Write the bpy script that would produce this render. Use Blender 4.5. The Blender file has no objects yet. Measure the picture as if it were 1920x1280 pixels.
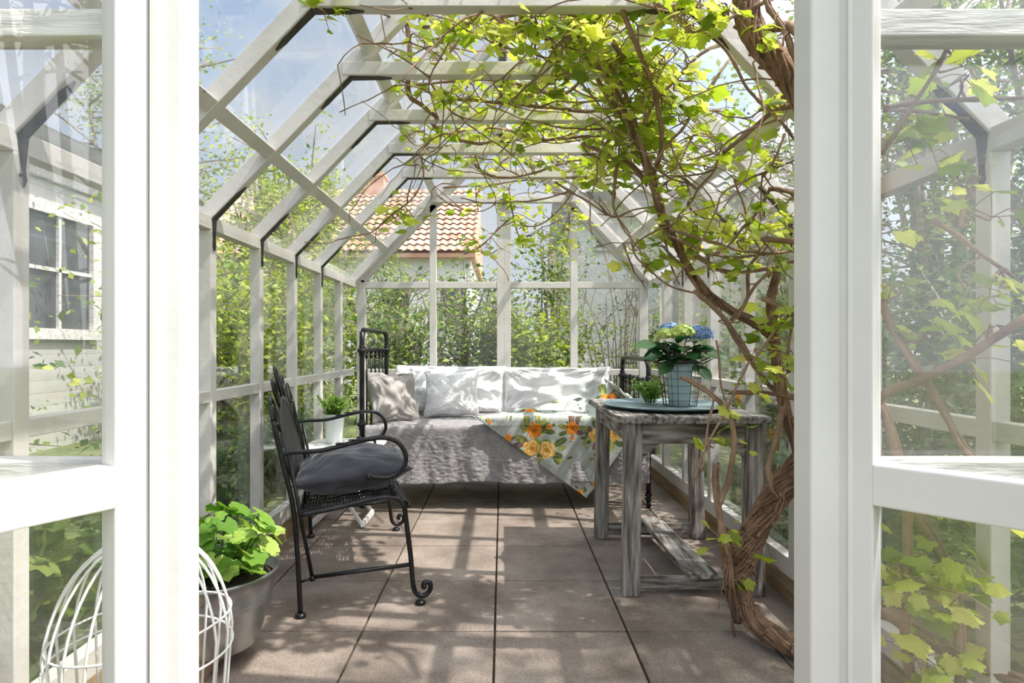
import bpy, math, random
import numpy as np
from mathutils import Vector, noise
R = random.Random(7)
NP = np.random.RandomState(11)
scene = bpy.context.scene
col = scene.collection
F, CX, CY, H = 1152.0, 942.0, 649.0, 1.074

# ------------------------------------------------------------ camera, world, sun, exposure
cam_d = bpy.data.cameras.new('camera'); cam = bpy.data.objects.new('camera', cam_d); col.objects.link(cam)
cam.location = (0, 0, H); cam.rotation_euler = (math.pi/2, 0, 0)
cam_d.sensor_width = 36; cam_d.lens = 36*F/1920
cam_d.shift_x = (960-CX)/1920; cam_d.shift_y = (CY-640)/1920
cam_d.clip_start = .02; cam_d.clip_end = 300
scene.camera = cam
scene.view_settings.view_transform = 'Standard'; scene.view_settings.look = 'None'
scene.view_settings.gamma = 1; scene.view_settings.use_curve_mapping = False
scene.view_settings.exposure = 0.34
scene.cycles.transparent_max_bounces = 40
scene.cycles.max_bounces = 8
scene.cycles.diffuse_bounces = 4
scene.cycles.caustics_reflective = False; scene.cycles.caustics_refractive = False
scene.cycles.use_denoising = True

world = bpy.data.worlds.new('world'); scene.world = world; world.use_nodes = True
nt = world.node_tree; nt.nodes.clear()
def N(nt, t, **k):
    n = nt.nodes.new(t)
    for a, v in k.items():
        if a in n.inputs: n.inputs[a].default_value = v
        else: setattr(n, a, v)
    return n
def L(nt, a, b): nt.links.new(a, b)
tc = N(nt, 'ShaderNodeTexCoord'); sx = N(nt, 'ShaderNodeSeparateXYZ'); L(nt, tc.outputs['Generated'], sx.inputs[0])
rp = N(nt, 'ShaderNodeValToRGB'); L(nt, sx.outputs['Z'], rp.inputs[0])
e = rp.color_ramp.elements
e[0].position = 0.0; e[0].color = (.80, .86, .93, 1); e[1].position = .75; e[1].color = (.36, .56, .88, 1)
x = e.new(.3); x.color = (.52, .68, .92, 1)
mp = N(nt, 'ShaderNodeMapping'); mp.inputs['Scale'].default_value = (1.6, 1.6, 3.2); L(nt, tc.outputs['Generated'], mp.inputs[0])
nz = N(nt, 'ShaderNodeTexNoise', Scale=2.2, Detail=7.0, Roughness=.55); L(nt, mp.outputs[0], nz.inputs['Vector'])
cr = N(nt, 'ShaderNodeValToRGB'); L(nt, nz.outputs['Fac'], cr.inputs[0])
cr.color_ramp.elements[0].position = .42; cr.color_ramp.elements[0].color = (.08,)*3+(1,)
cr.color_ramp.elements[1].position = .66; cr.color_ramp.elements[1].color = (.95,)*3+(1,)
mx = N(nt, 'ShaderNodeMix', data_type='RGBA'); L(nt, cr.outputs[0], mx.inputs[0]); L(nt, rp.outputs[0], mx.inputs[6]); mx.inputs[7].default_value = (.82, .86, .92, 1)
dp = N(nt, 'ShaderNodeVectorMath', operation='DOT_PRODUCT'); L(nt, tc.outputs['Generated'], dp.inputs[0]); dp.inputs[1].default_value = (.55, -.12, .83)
st_ = N(nt, 'ShaderNodeMapRange'); L(nt, dp.outputs['Value'], st_.inputs[0])      # sky strength raised toward the sun, out of view, as added interior fill
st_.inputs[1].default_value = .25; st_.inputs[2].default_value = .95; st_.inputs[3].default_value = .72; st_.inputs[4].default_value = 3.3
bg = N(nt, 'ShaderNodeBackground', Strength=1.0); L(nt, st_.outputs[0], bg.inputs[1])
wf_ = N(nt, 'ShaderNodeMapRange'); L(nt, dp.outputs['Value'], wf_.inputs[0]); wf_.inputs[1].default_value = .4; wf_.inputs[2].default_value = .9; wf_.inputs[4].default_value = .85
mw = N(nt, 'ShaderNodeMix', data_type='RGBA'); L(nt, wf_.outputs[0], mw.inputs[0]); L(nt, mx.outputs[2], mw.inputs[6]); mw.inputs[7].default_value = (.98, .91, .85, 1)   # warm white added to the sky round the sun, warms the fill
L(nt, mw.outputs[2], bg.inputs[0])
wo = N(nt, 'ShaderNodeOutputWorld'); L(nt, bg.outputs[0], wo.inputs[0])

sun_d = bpy.data.lights.new('sun', 'SUN'); sun = bpy.data.objects.new('sun', sun_d); col.objects.link(sun)
sun_d.energy = 5.4; sun_d.angle = math.radians(.6); sun_d.color = (1, .955, .88)
sun.rotation_euler = Vector((-1, .32, -1.6)).to_track_quat('-Z', 'Y').to_euler()
sun.location = (4, -2, 8)

# ------------------------------------------------------------ materials
MATS = {}
def newmat(name):
    m = bpy.data.materials.new(name); m.use_nodes = True; nt = m.node_tree; nt.nodes.clear()
    out = N(nt, 'ShaderNodeOutputMaterial'); MATS[name] = m
    return m, nt, out
def ramp(nt, src, stops):
    r = N(nt, 'ShaderNodeValToRGB'); L(nt, src, r.inputs[0]); e = r.color_ramp.elements
    while len(e) > 1: e.remove(e[-1])
    e[0].position = stops[0][0]; e[0].color = tuple(stops[0][1])+(1,)
    for p, c in stops[1:]:
        q = e.new(p); q.color = tuple(c)+(1,)
    return r.outputs[0]
def coords(nt, scale=(1, 1, 1), kind='Object'):
    tc = N(nt, 'ShaderNodeTexCoord'); mp = N(nt, 'ShaderNodeMapping'); mp.inputs['Scale'].default_value = scale
    L(nt, tc.outputs[kind], mp.inputs[0]); return mp.outputs[0]
def noisy(name, c1, c2, scale=8, stretch=(1, 1, 1), rough=.6, metal=0, bump=.1, bscale=None, detail=5, lo=.35, hi=.65, chips=None, spec=.5, extra=None):
    m, nt, out = newmat(name)
    b = N(nt, 'ShaderNodeBsdfPrincipled', Roughness=rough, Metallic=metal)
    b.inputs['Specular IOR Level'].default_value = spec
    v = coords(nt, stretch)
    n = N(nt, 'ShaderNodeTexNoise', Scale=scale, Detail=detail); L(nt, v, n.inputs['Vector'])
    c = ramp(nt, n.outputs['Fac'], [(lo, c1), (hi, c2)])
    if chips:
        n3 = N(nt, 'ShaderNodeTexNoise', Scale=chips[1], Detail=6, Roughness=.65); L(nt, v, n3.inputs['Vector'])
        f = ramp(nt, n3.outputs['Fac'], [(chips[2], (0, 0, 0)), (chips[2]+.03, (1, 1, 1))])
        mm = N(nt, 'ShaderNodeMix', data_type='RGBA'); L(nt, f, mm.inputs[0]); L(nt, c, mm.inputs[6]); mm.inputs[7].default_value = tuple(chips[0])+(1,)
        c = mm.outputs[2]
    L(nt, c, b.inputs['Base Color'])
    if bump:
        n2 = N(nt, 'ShaderNodeTexNoise', Scale=bscale or scale*4, Detail=6); L(nt, v, n2.inputs['Vector'])
        bp = N(nt, 'ShaderNodeBump', Strength=bump, Distance=.01); L(nt, n2.outputs['Fac'], bp.inputs['Height']); L(nt, bp.outputs[0], b.inputs['Normal'])
    L(nt, b.outputs[0], out.inputs[0])
    return m
white = noisy('white painted wood', (.58, .56, .53), (.72, .70, .67), 4, rough=.55, bump=.2, bscale=40, chips=((.30, .26, .22), 11, .70))
whiteold = noisy('weathered white paint', (.50, .49, .47), (.78, .77, .75), 5, (1, 6, 8), rough=.7, bump=.35, chips=((.22, .19, .17), 5, .66))
doorwhite = noisy('door white paint', (.61, .60, .585), (.68, .67, .655), 3, rough=.42, bump=.06, bscale=60, chips=((.40, .32, .25), 12, .76))
blackiron = noisy('black painted iron', (.006, .006, .006), (.016, .016, .017), 20, rough=.3, bump=.15, bscale=60, spec=.35)
strapiron = noisy('black bracket iron', (.015, .015, .015), (.05, .045, .04), 20, rough=.55, bump=.2, chips=((.35, .28, .22), 25, .66))
beam_wood = noisy('timber', (.20, .13, .07), (.40, .29, .17), 3, (4, 1, 14), rough=.8, bump=.4, lo=.3, hi=.7)
oldwood = noisy('weathered table wood', (.085, .07, .057), (.44, .415, .38), 6, (9, 1.1, 9), rough=.85, bump=.7, lo=.36, hi=.63, detail=9)
oldleg = noisy('weathered leg wood', (.10, .08, .064), (.45, .42, .385), 5, (9, 9, .9), rough=.85, bump=.7, lo=.38, hi=.63, detail=8)
grainx = noisy('weathered apron wood', (.10, .08, .064), (.43, .40, .365), 5, (1.1, 4, 9), rough=.85, bump=.7, lo=.38, hi=.63, detail=8)
bark = noisy('vine bark', (.045, .026, .017), (.22, .13, .085), 9, (3, 3, .8), rough=.9, bump=1.0, bscale=30, lo=.3, hi=.68)
barkstrip = noisy('peeling bark', (.13, .072, .043), (.42, .26, .165), 14, rough=.9, bump=.6, bscale=60, lo=.3, hi=.7)
cane = noisy('vine cane', (.15, .085, .055), (.40, .26, .17), 8, rough=.75, bump=.5, bscale=60, lo=.3, hi=.7)
twigm = noisy('twigs', (.16, .12, .09), (.38, .31, .24), 4, rough=.9, bump=.3)
zinc = noisy('galvanised zinc', (.16, .17, .18), (.46, .48, .49), 5, rough=.36, metal=.95, bump=.1, bscale=18, lo=.3, hi=.7)
whitewire = noisy('white coated wire', (.72, .72, .70), (.85, .85, .83), 6, rough=.4, bump=.05)
darkwire = noisy('dark wire', (.03, .03, .03), (.08, .08, .08), 20, rough=.5, metal=.6, bump=0)
whitetable = noisy('white metal paint', (.78, .78, .76), (.87, .87, .85), 6, rough=.35, bump=.05)
whitepot = noisy('white glazed pot', (.62, .68, .68), (.76, .80, .80), 5, rough=.3, bump=.03)
bluepot = noisy('pale blue enamel pot', (.42, .52, .57), (.56, .66, .70), 5, rough=.4, bump=.05)
tray = noisy('blue grey tray', (.11, .18, .21), (.30, .40, .43), 7, rough=.45, bump=.15, lo=.3, hi=.7)
soil = noisy('soil', (.025, .016, .01), (.08, .055, .035), 40, rough=1, bump=1)
linen = noisy('grey linen', (.27, .255, .265), (.36, .345, .35), 30, rough=.95, bump=.5, bscale=70, spec=.1)
velvetgrey = noisy('taupe velvet', (.33, .305, .29), (.44, .41, .395), 4, rough=.8, bump=.1, spec=.2)
velvetdark = noisy('charcoal velvet', (.022, .022, .030), (.065, .065, .085), 5, (1, 4, 4), rough=.55, bump=.15, spec=.3)
velvetdark.node_tree.nodes['Principled BSDF'].inputs['Sheen Weight'].default_value = .3
cotton = noisy('white cotton', (.76, .76, .78), (.86, .86, .87), 5, rough=.95, bump=.25, bscale=9, spec=.1)
seer = noisy('white crinkled cotton', (.74, .74, .76), (.87, .87, .88), 6, (1, 1, 1), rough=.95, bump=1.0, bscale=48, spec=.1)
mattress_m = noisy('mattress ticking', (.6, .59, .57), (.68, .67, .65), 6, rough=.9, bump=.1)
ground_m = noisy('garden ground', (.07, .10, .03), (.17, .20, .07), 3, rough=1, bump=.8, bscale=25, extra=None)
concrete = noisy('concrete', (.30, .29, .28), (.42, .41, .39), 6, rough=.9, bump=.2)
windowdark = noisy('dark window', (.03, .035, .04), (.09, .10, .11), 3, rough=.1, bump=0)
plaster = noisy('white plaster', (.72, .72, .72), (.80, .80, .80), 2, rough=.9, bump=.1)

def clad(name, c1, c2, pitch):
    m, nt, out = newmat(name)
    b = N(nt, 'ShaderNodeBsdfPrincipled', Roughness=.7)
    v = coords(nt); s = N(nt, 'ShaderNodeSeparateXYZ'); L(nt, v, s.inputs[0])
    d = N(nt, 'ShaderNodeMath', operation='DIVIDE'); L(nt, s.outputs['Z'], d.inputs[0]); d.inputs[1].default_value = pitch
    fr = N(nt, 'ShaderNodeMath', operation='FRACT'); L(nt, d.outputs[0], fr.inputs[0])
    c = ramp(nt, fr.outputs[0], [(0, (.25, .25, .25)), (.06, c1), (1, c2)])
    L(nt, c, b.inputs['Base Color'])
    bp = N(nt, 'ShaderNodeBump', Strength=.6, Distance=.02); L(nt, fr.outputs[0], bp.inputs['Height']); L(nt, bp.outputs[0], b.inputs['Normal'])
    L(nt, b.outputs[0], out.inputs[0]); return m
cladding = clad('pale board cladding', (.50, .50, .49), (.56, .56, .55), .14)

def tiles(name, c1, c2, c3, sx_=.24, sy=.32):
    m, nt, out = newmat(name)
    b = N(nt, 'ShaderNodeBsdfPrincipled', Roughness=.8)
    n = N(nt, 'ShaderNodeTexNoise', Scale=2.5, Detail=6); L(nt, coords(nt), n.inputs['Vector'])
    c = ramp(nt, n.outputs['Fac'], [(.3, c1), (.5, c2), (.7, c3)]); L(nt, c, b.inputs['Base Color'])
    L(nt, b.outputs[0], out.inputs[0]); return m
redtile = tiles('red clay roof tile', (.42, .20, .13), (.60, .33, .23), (.70, .46, .35))
greytile = tiles('grey concrete roof tile', (.26, .26, .27), (.36, .36, .37), (.46, .46, .46))

# paving: each slab tinted by its cell, stains on top
def paving():
    m, nt, out = newmat('brown paving')
    b = N(nt, 'ShaderNodeBsdfPrincipled', Roughness=.85)
    v = coords(nt)
    vm = N(nt, 'ShaderNodeVectorMath', operation='FLOOR'); sc = N(nt, 'ShaderNodeMapping'); sc.inputs['Scale'].default_value = (2, 1/.497, 1); sc.inputs['Location'].default_value = (.058, -2.318/.497, 0)
    L(nt, v, sc.inputs[0]); L(nt, sc.outputs[0], vm.inputs[0])
    wn = N(nt, 'ShaderNodeTexWhiteNoise'); L(nt, vm.outputs[0], wn.inputs['Vector'])
    n = N(nt, 'ShaderNodeTexNoise', Scale=3.2, Detail=9, Roughness=.62); L(nt, v, n.inputs['Vector'])
    c = ramp(nt, n.outputs['Fac'], [(.30, (.15, .115, .092)), (.5, (.255, .205, .17)), (.68, (.37, .31, .265))])
    hs = N(nt, 'ShaderNodeHueSaturation'); mr = N(nt, 'ShaderNodeMapRange'); mr.inputs[3].default_value = .88; mr.inputs[4].default_value = 1.13
    L(nt, wn.outputs['Value'], mr.inputs[0]); L(nt, mr.outputs[0], hs.inputs['Value']); L(nt, c, hs.inputs['Color'])
    n2 = N(nt, 'ShaderNodeTexNoise', Scale=110, Detail=6, Roughness=.7); L(nt, v, n2.inputs['Vector'])
    sp = ramp(nt, n2.outputs['Fac'], [(.33, (.55, .54, .53)), (.6, (1.1, 1.1, 1.1))])
    mm = N(nt, 'ShaderNodeMix', data_type='RGBA', blend_type='MULTIPLY'); mm.inputs[0].default_value = .8; L(nt, hs.outputs[0], mm.inputs[6]); L(nt, sp, mm.inputs[7])
    L(nt, mm.outputs[2], b.inputs['Base Color'])
    bp = N(nt, 'ShaderNodeBump', Strength=.35, Distance=.004); L(nt, n2.outputs['Fac'], bp.inputs['Height']); L(nt, bp.outputs[0], b.inputs['Normal'])
    L(nt, b.outputs[0], out.inputs[0]); return m
paving_m = paving()

def glass(name, dirt, tint=(.985, .985, .985)):
    m, nt, out = newmat(name)
    tr = N(nt, 'ShaderNodeBsdfTransparent'); tr.inputs[0].default_value = tint+(1,)
    gl = N(nt, 'ShaderNodeBsdfGlossy', Roughness=.01); gl.inputs[0].default_value = (1, 1, 1, 1)
    lw = N(nt, 'ShaderNodeLayerWeight', Blend=.5)
    pw = N(nt, 'ShaderNodeMath', operation='POWER'); L(nt, lw.outputs['Facing'], pw.inputs[0]); pw.inputs[1].default_value = 5
    fr = N(nt, 'ShaderNodeMath', operation='MULTIPLY_ADD'); L(nt, pw.outputs[0], fr.inputs[0]); fr.inputs[1].default_value = .93; fr.inputs[2].default_value = .04
    m1 = N(nt, 'ShaderNodeMixShader'); L(nt, fr.outputs[0], m1.inputs[0]); L(nt, tr.outputs[0], m1.inputs[1]); L(nt, gl.outputs[0], m1.inputs[2])
    tl = N(nt, 'ShaderNodeBsdfTranslucent'); tl.inputs[0].default_value = (.8, .8, .78, 1)
    df = N(nt, 'ShaderNodeBsdfDiffuse'); df.inputs[0].default_value = (.8, .8, .78, 1)
    m3 = N(nt, 'ShaderNodeMixShader'); m3.inputs[0].default_value = .5; L(nt, tl.outputs[0], m3.inputs[1]); L(nt, df.outputs[0], m3.inputs[2])
    n = N(nt, 'ShaderNodeTexNoise', Scale=2.6, Detail=8, Roughness=.6); L(nt, coords(nt), n.inputs['Vector'])
    f = ramp(nt, n.outputs['Fac'], [(.35, (dirt*.35,)*3), (.62, (dirt,)*3), (.75, (dirt*2.2,)*3)])
    m2 = N(nt, 'ShaderNodeMixShader'); L(nt, f, m2.inputs[0]); L(nt, m1.outputs[0], m2.inputs[1]); L(nt, m3.outputs[0], m2.inputs[2])
    L(nt, m2.outputs[0], out.inputs[0]); return m
glass_wall = glass('wall glass', .010)
glass_roof = glass('dusty roof glass', .045)
glass_door = glass('door glass', .013)

def leafmat(name, cs, trans=.45, rough=.5):
    """cs: list of colours picked by the leaf's own random value (colour attribute 'rnd')"""
    m, nt, out = newmat(name)
    a = N(nt, 'ShaderNodeAttribute', attribute_name='rnd')
    c = ramp(nt, a.outputs['Fac'], [(i/max(1, len(cs)-1), k) for i, k in enumerate(cs)])
    d = N(nt, 'ShaderNodeBsdfPrincipled', Roughness=rough); d.inputs['Specular IOR Level'].default_value = .3; L(nt, c, d.inputs['Base Color'])
    t = N(nt, 'ShaderNodeBsdfTranslucent')
    hs = N(nt, 'ShaderNodeHueSaturation', Saturation=1.1, Value=1.5); L(nt, c, hs.inputs['Color']); L(nt, hs.outputs[0], t.inputs[0])
    mx = N(nt, 'ShaderNodeMixShader'); mx.inputs[0].default_value = trans; L(nt, d.outputs[0], mx.inputs[1]); L(nt, t.outputs[0], mx.inputs[2])
    L(nt, mx.outputs[0], out.inputs[0]); return m
vine_leaf = leafmat('vine leaf', [(.17, .26, .03), (.34, .44, .06), (.50, .56, .10), (.62, .64, .17)], .5)
ger_leaf = leafmat('geranium leaf', [(.06, .17, .02), (.20, .36, .05), (.42, .54, .13)], .35)
hyd_leaf = leafmat('hydrangea leaf', [(.015, .06, .02), (.03, .10, .03), (.05, .14, .04)], .15, .35)
herb_leaf = leafmat('herb leaf', [(.12, .26, .04), (.28, .44, .08), (.40, .55, .15)], .4)
bush_bright = leafmat('bright shrub leaf', [(.06, .12, .012), (.24, .32, .035), (.48, .52, .09)], .4)
bush_mid = leafmat('mid green shrub leaf', [(.035, .08, .012), (.13, .22, .035), (.32, .39, .09)], .4)
bush_dark = leafmat('dark shrub leaf', [(.022, .055, .014), (.055, .12, .028), (.13, .22, .05)], .35)
tree_leaf = leafmat('tree leaf', [(.12, .18, .05), (.24, .31, .10), (.38, .42, .18)], .4)
lilac_fl = leafmat('lilac blossom', [(.40, .20, .36), (.58, .34, .52), (.72, .50, .66)], .3)
hyd_green = leafmat('green blossom', [(.40, .50, .14), (.60, .68, .30)], .3)
hyd_blue = leafmat('blue blossom', [(.12, .22, .46), (.24, .38, .62), (.40, .52, .68)], .3)
yellow = leafmat('yellow blossom', [(.8, .5, .02), (.9, .65, .05)], .2)

def quiltmat():
    m, nt, out = newmat('floral quilt cotton')
    b = N(nt, 'ShaderNodeBsdfPrincipled', Roughness=.95); b.inputs['Specular IOR Level'].default_value = .1
    a = N(nt, 'ShaderNodeAttribute', attribute_name='pattern'); L(nt, a.outputs['Color'], b.inputs['Base Color'])
    n2 = N(nt, 'ShaderNodeTexNoise', Scale=40, Detail=4); L(nt, coords(nt), n2.inputs['Vector'])
    bp = N(nt, 'ShaderNodeBump', Strength=.3, Distance=.006); L(nt, n2.outputs['Fac'], bp.inputs['Height']); L(nt, bp.outputs[0], b.inputs['Normal'])
    L(nt, b.outputs[0], out.inputs[0]); return m
quilt_m = quiltmat()

# ------------------------------------------------------------ helpers
ORG = {}
def P(px, py, Y): return Vector(((px-CX)/F*Y, Y, H-(py-CY)/F*Y))
def tag(o, label=None, cat=None, group=None, kind=None):
    if label: o['label'] = label
    if cat: o['category'] = cat
    if group: o['group'] = group
    if kind: o['kind'] = kind
    return o
def empty(name, loc, label=None, cat=None, group=None, kind=None):
    o = bpy.data.objects.new(name, None); col.objects.link(o); o.location = loc; o.empty_display_size = .05
    ORG[o.name] = Vector(loc)
    return tag(o, label, cat, group, kind)
class MB:
    def __init__(s): s.v = []; s.f = []
    def add(s, vs, fs):
        b = len(s.v); s.v += [tuple(v) for v in vs]; s.f += [tuple(i+b for i in f) for f in fs]; return s
    def box(s, a, b):
        (x0, y0, z0), (x1, y1, z1) = a, b
        return s.hexa([(x0, y0, z0), (x1, y0, z0), (x1, y1, z0), (x0, y1, z0), (x0, y0, z1), (x1, y0, z1), (x1, y1, z1), (x0, y1, z1)])
    def hexa(s, v):
        return s.add(v, [(0, 3, 2, 1), (4, 5, 6, 7), (0, 1, 5, 4), (1, 2, 6, 5), (2, 3, 7, 6), (3, 0, 4, 7)])
    def beam(s, p, q, w, h, up=(0, 0, 1)):
        """box from p to q, w across, h along 'up' side"""
        p, q = Vector(p), Vector(q); d = (q-p).normalized(); u = Vector(up); sdx = d.cross(u).normalized(); u = sdx.cross(d).normalized()
        a, c = sdx*w/2, u*h/2
        return s.hexa([p-a-c, p+a-c, q+a-c, q-a-c, p-a+c, p+a+c, q+a+c, q-a+c])
    def tube(s, pts, r, n=8, caps=True, closed=False, jit=0):
        pts = [Vector(p) for p in pts]; m = len(pts)
        rs = r if isinstance(r, (list, tuple)) else [r]*m
        prev = None; b = len(s.v)
        for i, p in enumerate(pts):
            if closed: t = pts[(i+1) % m]-pts[i-1]
            else: t = pts[min(i+1, m-1)]-pts[max(i-1, 0)]
            t = t.normalized() if t.length > 1e-9 else Vector((0, 0, 1))
            if prev is None:
                a = t.orthogonal().normalized()
            else:
                a = prev-t*prev.dot(t); a = a.normalized() if a.length > 1e-6 else t.orthogonal().normalized()
            prev = a; c = t.cross(a)
            for k in range(n):
                an = 2*math.pi*k/n; rr = rs[i]*(1+(R.uniform(-jit, jit) if jit else 0))
                s.v.append(tuple(p+(a*math.cos(an)+c*math.sin(an))*rr))
        for i in range(m if closed else m-1):
            j = (i+1) % m
            for k in range(n):
                k2 = (k+1) % n; s.f.append((b+i*n+k, b+i*n+k2, b+j*n+k2, b+j*n+k))
        if caps and not closed:
            s.f.append(tuple(b+k for k in range(n))[::-1]); s.f.append(tuple(b+(m-1)*n+k for k in range(n)))
        return s
    def lathe(s, prof, c, n=32, sx=1, sy=1, cap=True):
        b = len(s.v); cx, cy, cz = c
        for (r, z) in prof:
            for k in range(n):
                a = 2*math.pi*k/n; s.v.append((cx+r*sx*math.cos(a), cy+r*sy*math.sin(a), cz+z))
        for i in range(len(prof)-1):
            for k in range(n):
                k2 = (k+1) % n; s.f.append((b+i*n+k, b+i*n+k2, b+(i+1)*n+k2, b+(i+1)*n+k))
        if cap:
            s.f.append(tuple(b+k for k in range(n))[::-1]); s.f.append(tuple(b+(len(prof)-1)*n+k for k in range(n)))
        return s
    def ball(s, c, r, n=10, sz=1):
        pr = [(r*math.sin(math.pi*i/6)+1e-5, -r*sz*math.cos(math.pi*i/6)) for i in range(7)]
        return s.lathe(pr, c, n)
    def build(s, name, mat, parent=None, smooth=False, bevel=0, label=None, rnd=None, colors=None):
        org = ORG[parent.name] if parent is not None else Vector((0, 0, 0))
        me = bpy.data.meshes.new(name)
        me.from_pydata([(v[0]-org.x, v[1]-org.y, v[2]-org.z) for v in s.v], [], s.f); me.update()
        o = bpy.data.objects.new(name, me); col.objects.link(o); me.materials.append(mat)
        if parent is not None: o.parent = parent
        ORG[o.name] = org
        if smooth: me.polygons.foreach_set('use_smooth', [True]*len(me.polygons))
        if bevel:
            bv = o.modifiers.new('bevel', 'BEVEL'); bv.width = bevel; bv.segments = 2; bv.limit_method = 'ANGLE'
        if rnd is not None:
            a = me.attributes.new('rnd', 'FLOAT', 'POINT'); a.data.foreach_set('value', rnd)
        if colors is not None:
            a = me.color_attributes.new('pattern', 'FLOAT_COLOR', 'POINT'); a.data.foreach_set('color', np.array(colors, dtype=np.float32).ravel())
        if label: o['label'] = label
        return o
def smooth_path(pts, k=6):
    pts = [Vector(p) for p in pts]; out = []
    for i in range(len(pts)-1):
        p0, p1, p2, p3 = pts[max(i-1, 0)], pts[i], pts[i+1], pts[min(i+2, len(pts)-1)]
        for j in range(k):
            t = j/k
            out.append(.5*((2*p1)+(p2-p0)*t+(2*p0-5*p1+4*p2-p3)*t*t+(3*p1-p0-3*p2+p3)*t**3))
    out.append(pts[-1]); return out

# leaves, vectorised: shape = list of (x, y, z) outline with a centre fan
def leaf_mesh(shape, centre, pos, nrm, tip, size, fan=True):
    """returns MB-like arrays; pos (n,3), nrm (n,3), tip (n,3), size (n,)"""
    sh = np.array(([centre] if fan else [])+list(shape), float); k = len(sh); n = len(pos)
    nrm = nrm/np.linalg.norm(nrm, axis=1)[:, None]
    tip = tip-(tip*nrm).sum(1)[:, None]*nrm; tip = tip/(np.linalg.norm(tip, axis=1)[:, None]+1e-9)
    sd = np.cross(tip, nrm)
    V = pos[:, None, :]+size[:, None, None]*(sh[None, :, 0:1]*sd[:, None, :]+sh[None, :, 1:2]*tip[:, None, :]+sh[None, :, 2:3]*nrm[:, None, :])
    V = V.reshape(-1, 3)
    if fan:
        m = k-1; base = [(0, 1+i, 1+(i+1) % m) for i in range(m)]
    else: base = [tuple(range(k))] if k <= 3 else [(0, 1, 2), (0, 2, 3)]
    base = np.array(base); Fc = (np.arange(n)[:, None, None]*k+base[None]).reshape(-1, 3)
    return V, Fc, np.repeat(NP.rand(n), k)
def leaf_object(name, mat, parent, parts, smooth=False):
    """parts: list of (V,F,rnd) arrays -> ONE mesh object"""
    off = 0; Vs = []; Fs = []; Rs = []
    for V, Fc, r in parts:
        Vs.append(V); Fs.append(Fc+off); Rs.append(r); off += len(V)
    V = np.concatenate(Vs); Fc = np.concatenate(Fs); rr = np.concatenate(Rs)
    org = ORG[parent.name] if parent is not None else Vector((0, 0, 0)); V = V-np.array(org)
    me = bpy.data.meshes.new(name); me.vertices.add(len(V)); me.vertices.foreach_set('co', V.astype(np.float32).ravel())
    me.loops.add(len(Fc)*3); me.loops.foreach_set('vertex_index', Fc.astype(np.int32).ravel())
    me.polygons.add(len(Fc)); me.polygons.foreach_set('loop_start', np.arange(0, len(Fc)*3, 3, dtype=np.int32)); me.polygons.foreach_set('loop_total', np.full(len(Fc), 3, dtype=np.int32))
    me.update(calc_edges=True); me.validate()
    a = me.attributes.new('rnd', 'FLOAT', 'POINT'); a.data.foreach_set('value', rr.astype(np.float32))
    me.materials.append(mat); o = bpy.data.objects.new(name, me); col.objects.link(o)
    if smooth: me.polygons.foreach_set('use_smooth', [True]*len(me.polygons))
    if parent is not None: o.parent = parent
    ORG[o.name] = org; return o
def grape_shape():
    pts = []
    for i in range(34):
        a = 2*math.pi*i/34; lob = .64+.11*math.cos(5*(a))+.05*math.cos(a)
        rr = lob*(1+(.085 if i % 2 else -.085))
        x, y = rr*math.sin(a), rr*math.cos(a)
        pts.append((x*.62, y*.62+.35, -.10*abs(x)+.05*y*y))
    return pts
GRAPE = grape_shape(); GC = (0, .05, .03)
SIMPLE = [(0, 0, 0), (.28, .45, .07), (0, 1, -.06), (-.28, .45, .07)]
OVAL = [(0, 0, 0), (.2, .2, .03), (.3, .5, .05), (.2, .8, .03), (0, 1.02, -.06), (-.2, .8, .03), (-.3, .5, .05), (-.2, .2, .03)]
ROUND = []
for i in range(28):
    a = 2*math.pi*i/28; rr = .5*(1+.10*math.cos(7*a))*(1 if abs(a-math.pi) > .3 else .35)
    ROUND.append((rr*math.sin(a), rr*math.cos(a)+.0, .14*rr*abs(math.sin(3.5*a))+.12*rr))

# ------------------------------------------------------------ ground and floor
W = 1.2; YF, YB = .98, 5.06; YP = [1.51+.51*i for i in range(7)]   # near faces of the frames (last one stands at the back wall)
YP = YP[:7]
TH = .05
g = MB()
g.box((-40, -25, -.30), (40, 60, -.06)).build('ground', ground_m); tag(bpy.data.objects['ground'], kind='structure')
fl = MB()
X0 = -.029-3*.5; Y0 = 2.318-6*.497
for i in range(6):
    for j in range(12):
        x0, y0 = X0+i*.5, Y0+j*.497; gp = .004
        x1, y1 = x0+.5, y0+.497
        x0c, x1c = max(x0, -1.25), min(x1, 1.25)
        if y1 > 5.12: y1 = 5.12
        dz = R.uniform(-.0015, .0015)
        fl.box((x0c+gp, y0+gp, -.05), (x1c-gp, y1-gp, dz))
flo = fl.build('floor', paving_m, bevel=.003); tag(flo, kind='structure')
sb = MB().box((-1.26, Y0, -.055), (1.26, 5.13, -.012)).build('trim_1', soil); tag(sb, kind='structure')

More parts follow.
